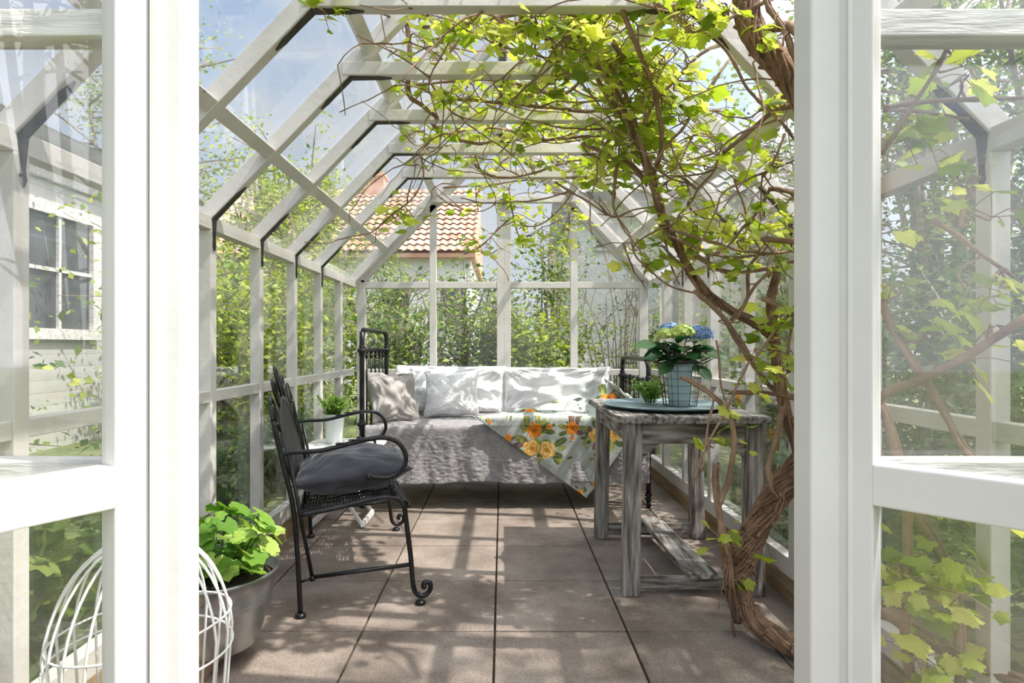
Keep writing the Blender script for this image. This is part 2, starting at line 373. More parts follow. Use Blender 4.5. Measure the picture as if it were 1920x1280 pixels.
# ------------------------------------------------------------ greenhouse frame
def side_wall(name, s):
    w = empty(name, (s*W, YF, 0), kind='structure')
    xi, xo = s*W, s*(W+.05)
    lo, hi = min(xi, xo), max(xi, xo)
    for y in [YF]+YP:
        if y > 4.6: y = YB-.06
        MB().box((lo, y, .185), (hi, y+.05, 1.555)).build('post', white, w, bevel=.003)
    MB().box((lo, YF, .106), (hi+0, YB, .185)).build('sill', white, w, bevel=.003)
    MB().box((lo-.0, YF, 1.555), (hi, YB, 1.613)).build('top_plate', white, w, bevel=.003)
    ys = [YF]+YP[:-1]+[YB-.06]
    for a, b in zip(ys[:-1], ys[1:]):
        MB().box((lo+.004, a+.05, .842), (hi-.004, b, .89)).build('middle_rail', white, w, bevel=.003)
        gx = s*(W+.054)
        MB().box((min(gx, gx+s*.004), a+.02, .15), (max(gx, gx+s*.004), b+.03, 1.60)).build('glass_pane', glass_wall, w)
    return w
wl = side_wall('wall_left', -1); wr = side_wall('wall_right', 1)
for s, nme in ((-1, 'baseboard_left'), (1, 'baseboard_right')):
    a, b = s*(W+.0), s*(W+.07)
    tag(MB().box((min(a, b), YF, -.05), (max(a, b), YB, .106)).build(nme, beam_wood, bevel=.004), kind='structure')

SL = 1.035; zc = 2.19; XC = 1.2-(zc-1.60)/SL; ZR = zc+XC*SL
ce = empty('ceiling', (0, YF, 2.8), kind='structure')
def zs(x): return 1.60+(1.2-abs(x))*SL     # underside of the rafters
dn = Vector((-SL, 0, 1)).normalized()
def ribbon(mb, pts, widths, y, t=.004, nrm=None):
    """flat iron strap: pts in XZ, widths along Y centred at y"""
    n = len(pts)
    for i in range(n-1):
        (x0, z0), (x1, z1) = pts[i], pts[i+1]; w0, w1 = widths[i]/2, widths[i+1]/2
        d = Vector((x1-x0, z1-z0)).normalized(); nx, nz = nrm[i]
        mb.hexa([(x0, y-w0, z0), (x1, y-w1, z1), (x1, y+w1, z1), (x0, y+w0, z0),
                 (x0+nx*t, y-w0, z0+nz*t), (x1+nx*t, y-w1, z1+nz*t), (x1+nx*t, y+w1, z1+nz*t), (x0+nx*t, y+w0, z0+nz*t)])
yr = [YF]+YP[:-1]+[YB-.055]
for k, y in enumerate(yr):
    for s in (-1, 1):
        c = y+TH/2
        nv = Vector((s*SL, 0, 1)).normalized()
        p = Vector((s*1.235, c, zs(1.235)))+nv*.03; q = Vector((0, c, zs(0)))+nv*.03
        MB().beam(p, q, .05, .06, nv).build('rafter', white, ce, bevel=.003)
        if 0 < k < len(yr)-1:
            m = MB(); xi = s*W; d = Vector((-s, SL)).normalized()
            # strap at the eaves: down the post and up the rafter
            pts = [(xi, 1.47), (xi, 1.49), (xi, 1.515), (xi, 1.60)]
            ribbon(m, pts, [.004, .022, .013, .034], c, .005, [(-s, 0)]*3)
            nn = (-s*SL/math.hypot(1, SL), -1/math.hypot(1, SL))
            b0 = Vector((s*1.2, 1.60)); pts = [b0, b0+d*.12, b0+d*.145, b0+d*.19]
            ribbon(m, [tuple(a) for a in pts], [.034, .026, .03, .004], c, .005, [nn]*3)
            m.build('iron_bracket', strapiron, ce)
            m = MB(); e0 = Vector((s*XC, zc)); 
            ribbon(m, [tuple(a) for a in (e0-d*.18, e0-d*.14, e0-d*.11, e0)], [.004, .03, .026, .034], c, .005, [nn]*3)
            ribbon(m, [(e0.x, zc), (e0.x-s*.10, zc), (e0.x-s*.12, zc), (e0.x-s*.17, zc)], [.034, .026, .03, .004], c, .005, [(0, -1)]*3)
            m.build('iron_bracket', strapiron, ce)
    if k > 0:
        zz = zc if k < len(yr)-1 else 2.247
        xx = XC if k < len(yr)-1 else XC-.05
        MB().box((-xx-.03, y-.004, zz), (xx+.03, y+TH, zz+.056)).build('collar_beam', white, ce, bevel=.003)
    m = MB(); c = y+TH/2
    ribbon(m, [(-.02, ZR-.02), (-.02, ZR-.16)], [.04, .04], c-.03, .04, [(1, 0)])
    m.build('ridge_bracket', strapiron, ce)
MB().box((-.03, YF, ZR-.03), (.03, YB, ZR+.07)).build('ridge_beam', white, ce, bevel=.003)
for s in (-1, 1):
    for xp in (.95, .535):
        nv = Vector((s*SL, 0, 1)).normalized(); a = Vector((s*xp, YF, zs(xp)))+nv*.012
        b = a.copy(); b.y = YB
        MB().beam(a+nv*.012, b+nv*.012, .052, .04, nv).build('purlin', white, ce, bevel=.003)
    for a, b in zip(yr[:-1], yr[1:]):
        nv = Vector((s*SL, 0, 1)).normalized()
        for (xa, xb) in ((1.26, .94), (.94, .54), (.54, .02)):
            off = nv*(.064 if xa == .94 else .062)
            pA = Vector((s*xa, 0, zs(xa)))+off; pB = Vector((s*xb, 0, zs(xb)))+off
            v = [pA+Vector((0, a+.025, 0)), pB+Vector((0, a+.025, 0)), pB+Vector((0, b+.025, 0)), pA+Vector((0, b+.025, 0))]
            MB().hexa(v+[q+nv*.004 for q in v]).build('glass_pane', glass_roof, ce)

def end_wall(name, y0, y1, posts, rails_x, gy):
    w = empty(name, (0, y0, 0), kind='structure')
    for (a, b, z1) in posts: MB().box((a, y0, .0), (b, y1, z1)).build('post', white, w, bevel=.003)
    return w
wb = empty('wall_back', (0, YB, 0), kind='structure')
yb0, yb1 = YB, YB+.06
bp = [(-1.2, -1.13), (-.60, -.545), (-.045, .012), (.012, .07), (.562, .62), (1.13, 1.2)]
for a, b in bp:
    top = min(zs(a), zs(b))+.02 if abs(a) < 1.1 else 1.62
    MB().box((a, yb0, .0), (b, yb1, top)).build('post', white, wb, bevel=.003)
xs_ = [(-1.13, -.60), (-.545, -.045), (.07, .562), (.62, 1.13)]
for a, b in xs_:
    for z0, z1, nm in ((.106, .185, 'sill'), (.835, .885, 'middle_rail'), (1.553, 1.605, 'upper_rail')):
        MB().box((a, yb0+.003, z0), (b, yb1-.003, z1)).build(nm, white, wb, bevel=.003)
    MB().box((a-.01, yb1+.002, .12), (b+.01, yb1+.006, 1.60)).build('glass_pane', glass_wall, wb)
    # gable pane under the slope
    y = yb1+.002
    poly = [(a-.01, 1.60), (b+.01, 1.60), (b+.01, zs(b+.01)), (a-.01, zs(a-.01))]
    v = [(px_, y, pz) for px_, pz in poly]+[(px_, y+.004, pz) for px_, pz in poly]
    MB().hexa([v[0], v[1], v[5], v[4], v[3], v[2], v[6], v[7]]).build('glass_pane', glass_wall, wb)
for s in (-1, 1):
    nv = Vector((s*SL, 0, 1)).normalized()
    MB().beam(Vector((s*1.18, YB+.03, zs(1.18)))-nv*.02, Vector((0, YB+.03, zs(0)))-nv*.02, .06, .045, nv).build('gable_rafter', white, wb, bevel=.003)
tag(MB().box((-1.25, YB, -.05), (1.25, YB+.07, .106)).build('baseboard_back', beam_wood), kind='structure')

wf = empty('wall_front', (0, YF, 0), kind='structure')
for s in (-1, 1):
    a, b = (.512, .60) if s < 0 else (.492, .60)
    lo, hi = min(s*a, s*b), max(s*a, s*b)
    MB().box((lo, YF, 0), (hi, YF+.06, 2.2)).build('door_jamb', doorwhite, wf, bevel=.004)
    # thin rebate bead on the jamb's face
    MB().box((min(s*.545, s*.556), YF-.012, 0), (max(s*.545, s*.556), YF, 2.2)).build('jamb_bead', doorwhite, wf)
    for z0, z1, nm in ((.842, .89, 'middle_rail'), (1.572, 1.616, 'upper_rail')):
        MB().box((min(s*.6, s*1.2), YF+.005, z0), (max(s*.6, s*1.2), YF+.055, z1)).build(nm, whiteold, wf, bevel=.003)
    MB().box((min(s*.6, s*1.2), YF+.005, .1), (max(s*.6, s*1.2), YF+.055, .185)).build('sill', whiteold, wf, bevel=.003)
    MB().box((min(s*.59, s*1.2), YF+.058, .12), (max(s*.59, s*1.2), YF+.062, 1.60)).build('glass_pane', glass_wall, wf)
    tri = [(s*1.2, 1.60), (s*.59, 1.60), (s*.59, zs(.59)), (s*1.2, zs(1.2))]
    v = [(q[0], YF+.058, q[1]) for q in tri]+[(q[0], YF+.062, q[1]) for q in tri]
    MB().hexa(v).build('glass_pane', glass_wall, wf)
MB().box((-.6, YF, 2.2), (.6, YF+.06, 2.27)).build('door_header', doorwhite, wf, bevel=.003)
for s, n in ((-1, 'baseboard_front'), (1, 'trim_2')):
    tag(MB().box((min(s*.6, s*1.25), YF-.02, -.05), (max(s*.6, s*1.25), YF+.055, .1)).build(n, beam_wood), kind='structure')

def door(name, hinge, d, n, width=.50):
    o = empty(name, (hinge[0], hinge[1], .05), kind='structure')
    h = Vector((hinge[0], hinge[1], 0)); d = Vector((d[0], d[1], 0)).normalized(); n = Vector((n[0], n[1], 0)).normalized()
    def bar(t0, t1, z0, z1, nm, k0=0, k1=.04, bev=.003, mat=doorwhite):
        v = []
        for z in (z0, z1):
            for (t, k) in ((t0, k0), (t1, k0), (t1, k1), (t0, k1)): v.append(h+d*t+n*k+Vector((0, 0, z)))
        MB().hexa(v).build(nm, mat, o, bevel=bev)
    bar(0, .052, .05, 2.18, 'stile'); bar(width-.05, width, .05, 2.18, 'stile')
    for z0, z1 in ((.05, .14), (.828, .892), (2.1, 2.18)): bar(.05, width-.05, z0, z1, 'rail', -.0005, .0405)
    for z0, z1 in ((.13, .84), (.88, 2.11)): bar(.045, width-.045, z0, z1, 'glass_pane', .028, .032, 0, glass_door)
    return o
door('door_1', (-.560, .975), (-.505, -.863), (-.863, .505))
door('door_2', (.536, .985), (.678, -.735), (.735, .678))

# ------------------------------------------------------------ soft goods builders
def cushion(c, ux, uy, w, h, T0, seed, wr=.012, n=44, pinch=.07, wscale=7, sag=0):
    ux, uy = Vector(ux).normalized(), Vector(uy).normalized(); un = ux.cross(uy).normalized(); c = Vector(c)
    mb = MB(); T = T0*1.12
    def pt(i, j, side):
        s, t = -1+2*i/n, -1+2*j/n
        e = max(0, (1-abs(s)**2.6))*max(0, (1-abs(t)**2.6))
        th = T/2*e**.55
        x = s*w/2*(1-pinch*(1-t*t)); y = t*h/2*(1-pinch*(1-s*s))
        q = Vector((s*wscale*.35+seed, t*wscale*.35, seed*1.7+side))
        # wrinkles that fan out of the corners and seams
        edge = 1-min(1-abs(s), 1-abs(t))
        rad = math.atan2(t-math.copysign(1, t), s-math.copysign(1, s)+1e-6)
        wv = noise.noise(q)*1.3+math.sin(rad*26+seed)*.35*edge**2
        th2 = th+wr*wv*min(1, e*5)
        y -= sag*th*4*(1-abs(t))
        k = noise.noise(Vector((s*2+seed, t*2, 9)))*.01
        return c+ux*(x+k)+uy*(y+k)+un*th2*side
    idx = {}
    for side in (1, -1):
        for i in range(n+1):
            for j in range(n+1):
                if i in (0, n) or j in (0, n):
                    if (i, j, 0) not in idx: idx[(i, j, 0)] = len(mb.v); mb.v.append(tuple(pt(i, j, side)))
                    idx[(i, j, side)] = idx[(i, j, 0)]
                else: idx[(i, j, side)] = len(mb.v); mb.v.append(tuple(pt(i, j, side)))
        for i in range(n):
            for j in range(n):
                q = (idx[(i, j, side)], idx[(i+1, j, side)], idx[(i+1, j+1, side)], idx[(i, j+1, side)])
                mb.f.append(q if side > 0 else q[::-1])
    return mb

# ------------------------------------------------------------ daybed
bed = empty('daybed', (0, 4.1, 0), 'black wrought iron daybed with spindled ends by the back windows', 'bed')
BX0, BX1, BY0, BY1 = -.935, .972, 4.09, 4.95
def bed_end(x, top, knob, nm, y1):
    fr = MB()
    path = [(x, BY0, .10), (x, BY0, top-.10), (x, BY0+.012, top-.045), (x, BY0+.05, top-.012), (x, BY0+.1, top), (x, y1-.1, top), (x, y1-.05, top-.012), (x, y1-.012, top-.045), (x, y1, top-.10), (x, y1, .10)]
    fr.tube(smooth_path(path, 4), .0165, 10)
    fr.tube([(x, BY0, knob), (x, y1, knob)], .007, 8)
    fr.tube([(x, BY0, .50), (x, y1, .50)], .012, 8)
    f = fr.build(nm, blackiron, bed, smooth=True)
    for y in (BY0, y1):
        for z in (knob, .555):
            m = MB().lathe([(.017, -.035), (.024, -.03), (.018, -.02), (.031, -.008), (.033, 0), (.031, .008), (.018, .02), (.024, .03), (.017, .035)], (x, y, z), 12)
            m.build('cast_knob', blackiron, f, smooth=True)
        MB().lathe([(.012, 0), (.022, .012), (.02, .02), (.014, .03), (.026, .045), (.014, .06), (.018, .09), (.012, .1)], (x, y, .04), 10).build('foot', blackiron, f, smooth=True)
        MB().tube([(x-.012, y, .021), (x+.012, y, .021)], .021, 12).build('caster', blackiron, f, smooth=True)
    for i in range(5):
        y = BY0+(y1-BY0)*(i+1)/6
        m = MB().tube([(x, y, .50), (x, y, knob)], .006, 8); m.ball((x, y, knob), .018, 10, 1.3); m.lathe([(.008, 0), (.013, .02), (.008, .03)], (x, y, knob-.055), 8)
        m.build('spindle', blackiron, f, smooth=True)
bed_end(BX0, 1.185, 1.045, 'headboard', BY1)
bed_end(BX1, .985, .84, 'footboard', BY1+.03)
m = MB()
for y in (BY0+.01, BY1-.01): m.box((BX0, y-.015, .36), (BX1, y+.015, .40))
m.build('side_rail', blackiron, bed)
MB().box((BX0+.03, BY0-.02, .40), (BX1-.03, BY1-.01, .535)).build('mattress', mattress_m, bed, bevel=.03)

# grey linen bedspread over the mattress, hanging to the front
def fold(x, k):
    return (.006*math.sin(x*17+1.3*math.sin(x*5))+.020*noise.noise(Vector((x*9, k*1.2, 3)))+.007*noise.noise(Vector((x*22, k*3, 8)))+.005*noise.noise(Vector((x*30, k*34, 1))))*min(1, k*2.2)
mb = MB(); nx, ny = 260, 110; FY = BY0-.035
for i in range(nx+1):
    x = BX0-.0+.025+(BX1-BX0-.03)*i/nx
    for j in range(ny+1):
        t = j/ny
        if t < .5:
            y = BY1-.0-(BY1-FY-.03)*t/.5; z = .552+.006*noise.noise(Vector((x*5, y*5, 1)))+.004*noise.noise(Vector((x*16, y*16, 5)))
            if x < BX0+.07: z -= (BX0+.07-x)*.8
        else:
            k = (t-.5)/.5; a = min(1, k/.12)*math.pi/2
            y = FY+.03-.03*math.sin(a); z = .552-.03*(1-math.cos(a))-max(0, k-.12)/.88*(.345+.008*math.sin(x*9)+.008*noise.noise(Vector((x*14, 0, 3))))
            y += -fold(x, k)-.02*k+.003*noise.noise(Vector((x*25, z*14, 7)))
        mb.v.append((x, y, z))
for i in range(nx):
    for j in range(ny): a = i*(ny+1)+j; mb.f.append((a, a+1, a+ny+2, a+ny+1))
o = mb.build('bedspread', linen, smooth=True); tag(o, 'crumpled grey linen bedspread hanging down the front of the daybed', 'bedspread')
sm = o.modifiers.new('solid', 'SOLIDIFY'); sm.thickness = .004; sm.offset = -1

# pillows and cushions
def soft(name, mb, mat, label, cat, group=None):
    return tag(mb.build(name, mat, smooth=True), label, cat, group)
lean = Vector((0, .16, 1))
soft('pillow', cushion((-.405, 4.89, .728), (1, 0, -.01), lean, .86, .39, .15, 3.1, .045, pinch=.045), cotton, 'large plain white pillow against the left back windows, behind the cushions', 'pillow', 'white pillows on the daybed')
soft('pillow', cushion((.43, 4.89, .722), (1, 0, 0), lean, .86, .38, .15, 5.4, .045, pinch=.045), cotton, 'large plain white pillow against the right back windows, half under the quilt', 'pillow', 'white pillows on the daybed')
soft('cushion', cushion((-.665, 4.72, .745), (1, .12, -.12), (.12, .35, 1), .36, .36, .13, 8.3, .018, pinch=.09), seer, 'crinkled white cushion tucked behind the grey velvet cushion', 'cushion', 'cushions on the daybed')
soft('cushion', cushion((-.375, 4.56, .720), (1, .0, .03), (-.02, .38, 1), .41, .35, .16, 2.2, .018, pinch=.09), seer, 'crinkled white cushion at the front, on the middle of the daybed', 'cushion', 'cushions on the daybed')
soft('cushion', cushion((-.770, 4.34, .712), (1, .55, -.04), (-.20, .30, 1), .36, .38, .15, 6.6, .032, pinch=.09), velvetgrey, 'taupe grey velvet cushion leaning on the black iron headboard', 'cushion', 'cushions on the daybed')

# ------------------------------------------------------------ floral quilt
def quilt():
    Lq, Wq = 1.5, .90      # along v (over the bed), along u (down the hanging edge)
    tipX, tipT = .553, -.515
    u = Vector((-.807, .590)); v = Vector((.59, .807))
    nu, nv_ = 190, 320
    mb = MB(); cols = []
    RR = random.Random(4)
    roses = []   # (a, b, r, tone)  a = distance from tip along u, b along v
    for (px, py, rr, tn) in ((1002, 816, .050, 0), (1072, 812, .042, 0), (997, 850, .055, 1), (1025, 853, .055, 2), (1115, 826, .040, 1), (1152, 822, .050, 1), (993, 784, .035, 0), (1100, 764, .045, 1), (953, 829, .022, 0), (1086, 936, .026, 0), (1117, 916, .02, 0), (918, 801, .014, 0), (1072, 831, .014, 0), (1030, 796, .018, 0)):
        if py > 797: X = (px-CX)/F*4.04; t = -(py-797)/F*4.04
        else:
            Yq = F*.51/(py-CY); X = (px-CX)/F*Yq; t = Yq-4.04
        d = Vector((X-tipX, t-tipT)); roses.append((d.dot(u), d.dot(v), rr, tn))
    for _ in range(16):
        roses.append((RR.uniform(.05, .85), RR.uniform(.72, 1.45), RR.uniform(.025, .05), RR.choice((0, 1, 2))))
    leaves = []
    for (a, b, rr, tn) in roses:
        for k in range(10 if rr > .03 else 4):
            an = RR.uniform(0, 6.28); dd = rr*RR.uniform(1.15, 1.9)
            leaves.append((a+math.cos(an)*dd, b+math.sin(an)*dd, an+RR.uniform(-.7, .7), rr*RR.uniform(.5, .95), RR.random()))
    for _ in range(120): leaves.append((RR.uniform(0, .9), RR.uniform(0, 1.5), RR.uniform(0, 6.28), RR.uniform(.010, .022), RR.random()))
    A = np.linspace(0, Wq, nu+1)[:, None]*np.ones((1, nv_+1)); B = np.ones((nu+1, 1))*np.linspace(0, Lq, nv_+1)[None]
    C = np.zeros((nu+1, nv_+1, 3)); C[:] = (.43, .46, .43)
    bl = np.sin(A*9+1)*np.sin(B*7+2)+.6*np.sin(A*23+B*17); C += (bl*.03)[..., None]*np.array([1, 1, .8])
    pale = (np.sin(A*31+2*np.sin(B*13))*np.sin(B*27+A*9)) > .72; C[pale] = (.50, .56, .50)
    st = np.abs(((A/.062) % 1)-.5) > .475; C[st] = (.28, .30, .29)
    for (a, b, an, r, tn) in leaves:
        dx, dy = A-a, B-b; p = dx*math.cos(an)+dy*math.sin(an); q = -dx*math.sin(an)+dy*math.cos(an)
        wdt = .45*r*np.sqrt(np.clip(1-(p/r)**2, 0, 1)); m_ = (np.abs(q) < wdt) & (np.abs(p) < r)
        base = np.array((.10, .13, .05)) if tn < .45 else np.array((.26, .28, .08)) if tn < .8 else np.array((.16, .10, .09))
        C[m_] = base; C[m_ & (np.abs(q) < .08*r)] = base*1.7
    for (a, b, r, tn) in roses:
        dx, dy = A-a, B-b; rad = np.sqrt(dx*dx+dy*dy); th = np.arctan2(dy, dx)
        edge = r*(1+.13*np.cos(5*th+a*40)); m_ = rad < edge
        s = (np.sin(rad/r*11+3*np.sin(th*2.5+b*30)+th)+1)/2
        c0 = {0: np.array((.60, .16, .02)), 1: np.array((.80, .36, .06)), 2: np.array((.78, .34, .05))}[tn]
        c1 = {0: np.array((.85, .33, .05)), 1: np.array((.92, .68, .22)), 2: np.array((.93, .74, .32))}[tn]
        cc = c0+(c1-c0)*s[..., None]; core = rad < r*.3; cc[core] = c0*.8
        C[m_] = cc[m_]
    for i in range(nu+1):
        a = Wq*i/nu
        for j in range(nv_+1):
            b = Lq*j/nv_
            p = Vector((tipX, tipT))+u*a+v*b; X, t = p.x, p.y
            puff = .003*abs(math.sin(a/.062*math.pi))+.006*noise.noise(Vector((a*9, b*9, 2)))
            edgefall = 0
            if t < 0:
                z = .592+t; y = FY-.035-puff-.02*noise.noise(Vector((X*7, .3, 1)))*min(1, -t*4)+.02*min(1, -t*3)
                y -= .012*math.sin(X*22)*min(1, -t*5)
                if t > -.04: k = -t/.04; z = .592-.02*k*k-.02*k*.0; y = FY-.035+.0-puff; 
                z = .592+t+(.0)
            else:
                y = FY-.035+t; k = min(1, t/.05)
                z = .592+puff+.006*math.sin(k*math.pi)
                bump = .17*math.exp(-((X-.80)/.20)**2-((y-4.66)/.17)**2)+.055*math.exp(-((X-.45)/.22)**2-((y-4.45)/.10)**2)
                z += bump*(1+.5*noise.noise(Vector((X*11, y*13, 4))))+.028*noise.noise(Vector((X*7, y*9, 8)))*min(1, t*3)+.01
            # keep inside the bed frame: fold back against the footboard and pillows
            if X > .93: z += (X-.93)*.45*(1 if t > 0 else 0); X = .93+.03*math.tanh((X-.93)/.03)-.4*max(0, X-1.0)*(1 if t > 0 else 0)
            ymax = 4.76+(.12 if X > .86 else 0)
            if y > ymax: z += min(.10, (y-ymax)*.5)*.6; y = ymax-.3*(y-ymax)
            mb.v.append((X, y, z)); cols.append(tuple(C[i, j])+(1,))
    for i in range(nu):
        for j in range(nv_): q = i*(nv_+1)+j; mb.f.append((q, q+1, q+nv_+2, q+nv_+1))
    o = mb.build('quilt', quilt_m, smooth=True, colors=cols)
    sd = o.modifiers.new('solid', 'SOLIDIFY'); sd.thickness = .012; sd.offset = 0
    tag(o, 'pale green quilt with orange roses slipping off the right end of the daybed', 'quilt')
quilt()

# ------------------------------------------------------------ iron bench
BO = Vector((-.80, 2.435, 0)); U = Vector((-.262, .965, 0)).normalized(); Fw = Vector((.965, .262, 0)).normalized()
def B(u, v, z): return BO+U*u+Fw*v+Vector((0, 0, z))
bench = empty('garden_bench', BO, 'black wrought iron bench with woven seat and looped back, along the left wall', 'bench')
BW = 1.06
def lean_v(z): return -.03*min(1, z/.45)-.22*max(0, z-.45)
for u0, sg in ((0, 1), (BW, -1)):
    nm = 'leg'
    m = MB().tube(smooth_path([B(u0, 0, .012), B(u0, -.012, .25), B(u0, -.03, .45), B(u0, lean_v(.62), .62), B(u0, lean_v(.78), .78)], 5), .0105, 8)
    m.lathe([(.012, 0), (.022, .003), (.022, .012), (.012, .02)], tuple(B(u0, 0, 0)), 12)
    m.build('leg', blackiron, bench, smooth=True)
    m = MB().tube(smooth_path([B(u0, .0, .405), B(u0, .14, .425), B(u0, .29, .452), B(u0, .37, .450), B(u0, .405, .42), B(u0, .415, .36), B(u0, .435, .2), B(u0, .445, .085), B(u0, .46, .045), B(u0, .49, .035), B(u0, .515, .055), B(u0, .515, .085), B(u0, .492, .088), B(u0, .487, .07)], 5), .0105, 8)
    m.ball(tuple(B(u0, .49, .072)), .012)
    m.lathe([(.012, 0), (.022, .003), (.022, .012), (.012, .02)], tuple(B(u0, .475, 0)), 12)
    m.build('leg', blackiron, bench, smooth=True)
    m = MB().tube([B(u0, -.045, .652), B(u0, .0, .40), B(u0, .045, .15)], .008, 8)
    m.tube([B(u0, .045, .155), B(u0, .44, .17)], .009, 8); m.ball(tuple(B(u0, .045, .15)), .013)
    m.tube([B(u0, -.005, .14), B(u0, .045, .15)], .006, 6)
    m.build('side_strut', blackiron, bench, smooth=True)
    arm = [B(u0, lean_v(.64), .645), B(u0, -.04, .655), B(u0, .08, .658), B(u0, .2, .683), B(u0, .30, .70), B(u0, .365, .688), B(u0, .405, .65), B(u0, .415, .60), B(u0, .39, .555), B(u0, .34, .535), B(u0, .27, .543)]
    m = MB().tube(smooth_path(arm, 6), .0095, 8); m.ball(tuple(B(u0, .265, .543)), .016)
    for k in range(22):
        v = .14+.01*k; p = B(u0, v, .683+.0*(k) + (.012 if k > 4 else 0)+(-.0005*k*0)); m.tube([p+U*.010+Fw*.004, p-U*.010-Fw*.004], .0035, 5)
    m.tube([B(u0, .35, .54), B(u0, .365, .45)], .008, 8)
    m.build('armrest', blackiron, bench, smooth=True)
# seat frame and woven seat
def seat_z(v, u): return .408+.045*math.sin(min(1, v/.36)*math.pi/2)-.022*math.sin(math.pi*u/BW)+(-.9*(v-.39) if v > .39 else 0)
m = MB().tube([B(u, -.0, .402) for u in (0, BW)], .009, 8)
m.tube([B(BW*k/12, .425, seat_z(.425, BW*k/12)-.01) for k in range(13)], .007, 8)
m.build('seat_frame', blackiron, bench, smooth=True)
m = MB()
for k in range(34):
    v = .01+.425*k/33; m.tube([B(BW*i/14+0, v+.002*math.sin(i*2), seat_z(v, BW*i/14)+.002*(-1)**(i+k)) for i in range(15)], .0032, 5, caps=False)
for k in range(13):
    u0 = .04+(BW-.08)*k/12
    for du in (-.016, 0, .016):
        m.tube([B(u0+du, .425*i/10+.005, seat_z(.425*i/10, u0)+.003*(-1)**i) for i in range(11)], .003, 5, caps=False)
m.build('seat', blackiron, bench, smooth=True)
# back: oval mesh panel, side scrolls and loops
def Bk(u, z): return B(u, lean_v(z), z)
m = MB(); cu = BW/2
def oval(t, a=.40, z0=.44, z1=.83):
    s = math.sin(t); c = math.cos(t); return cu+a*c*(1 if s > 0 else .9), (z0+.11)+((z1-z0-.11)*s if s > 0 else .11*s)
m.tube([Bk(*oval(2*math.pi*k/48)) for k in range(48)], .009, 8, closed=True)
m.tube([Bk(0, .645), Bk(.10, .655)], .006, 6); m.tube([Bk(BW, .645), Bk(BW-.10, .655)], .006, 6)
m.build('back_frame', blackiron, bench, smooth=True)
m = MB()
for k in range(1, 44):
    uu = cu-.40+.8*k/44; c = (uu-cu)/.40; s = math.sqrt(max(0, 1-c*c)); za, zb = .55-.11*s, .55+.28*s
    m.tube([Bk(uu, za+(zb-za)*i/6) for i in range(7)], .0032, 4, caps=False)
for k in range(1, 44):
    z = .44+.39*k/44; s = (z-.55)/.28 if z > .55 else (z-.55)/.11
    hw = .40*math.sqrt(max(0, 1-s*s))
    if hw > .02: m.tube([Bk(cu-hw, z), Bk(cu, z)+Fw*.004, Bk(cu+hw, z)], .0022, 4, caps=False)
m.build('backrest', blackiron, bench, smooth=True)
def loop(m, cu_, z0, z1, w, tilt=0, r=.007):
    pts = []
    for k in range(25):
        t = 2*math.pi*k/24; z = z0+(z1-z0)*(1-math.cos(t))/2; x = w/2*math.sin(t)*((1-math.cos(t))/2)**.5
        pts.append(Bk(cu_+x+tilt*(z-z0), z))
    m.tube(pts, r, 7, caps=False)
for (uc, z0, z1, w, tl) in ((cu, .86, .975, .10, 0), (cu-.17, .80, .925, .12, -.35), (cu+.17, .80, .925, .12, .35), (cu-.36, .72, .87, .14, -.6), (cu+.36, .72, .87, .14, .6)):
    m = MB(); loop(m, uc, z0, z1, w, tl)
    if uc == cu: m.tube([Bk(cu, .83), Bk(cu, .90)], .006, 6); loop(m, uc, z0+.02, z1-.02, w*.4, 0, .004)
    m.build('back_loop', blackiron, bench, smooth=True)
for sgn, u0 in ((1, 0), (-1, BW)):
    pts = []
    for k in range(30):
        t = k/29*4.6; r = .075*(1-k/29*.72); pts.append(Bk(u0+sgn*(.075-r*math.cos(t)), .78+r*math.sin(t)))
    MB().tube(pts, .008, 7).build('back_scroll', blackiron, bench, smooth=True)
soft('cushion', cushion(B(.30, .205, .530), Fw+Vector((0, 0, .10)), U, .49, .49, .16, 1.3, .020, pinch=.06), velvetdark, 'charcoal velvet cushion lying on the seat of the iron bench', 'cushion')

# ------------------------------------------------------------ small white side table and herb pot
tb = empty('side_table', (-.955, 3.72, 0), 'small white folding side table between the iron bench and daybed', 'table')
m = MB(); tz = .468
pts = []
for k in range(40):
    a = 2*math.pi*k/40; c, s = math.cos(a), math.sin(a); pts.append((-.96+.235*math.copysign(abs(c)**.45, c), 3.74+.235*math.copysign(abs(s)**.45, s)))
n = len(pts); m.add([(x, y, tz) for x, y in pts]+[(x, y, tz+.012) for x, y in pts], [tuple(range(n))[::-1], tuple(range(n, 2*n))]+[(i, (i+1) % n, n+(i+1) % n, n+i) for i in range(n)])
m.build('tabletop', whitetable, tb, bevel=.003)
for y in (3.60, 3.88):
    m = MB().beam((-1.12, y, .015), (-.82, y, tz-.01), .014, .028, (0, 1, 0)); m.build('leg', whitetable, tb)
    m = MB().beam((-.82, y+.018, .015), (-1.12, y+.018, tz-.01), .014, .028, (0, 1, 0)); m.build('leg', whitetable, tb)
MB().beam((-.82, 3.60, .03), (-.82, 3.88, .03), .02, .03).build('stretcher', whitetable, tb)
MB().beam((-1.12, 3.60, .03), (-1.12, 3.88, .03), .02, .03).build('stretcher', whitetable, tb)

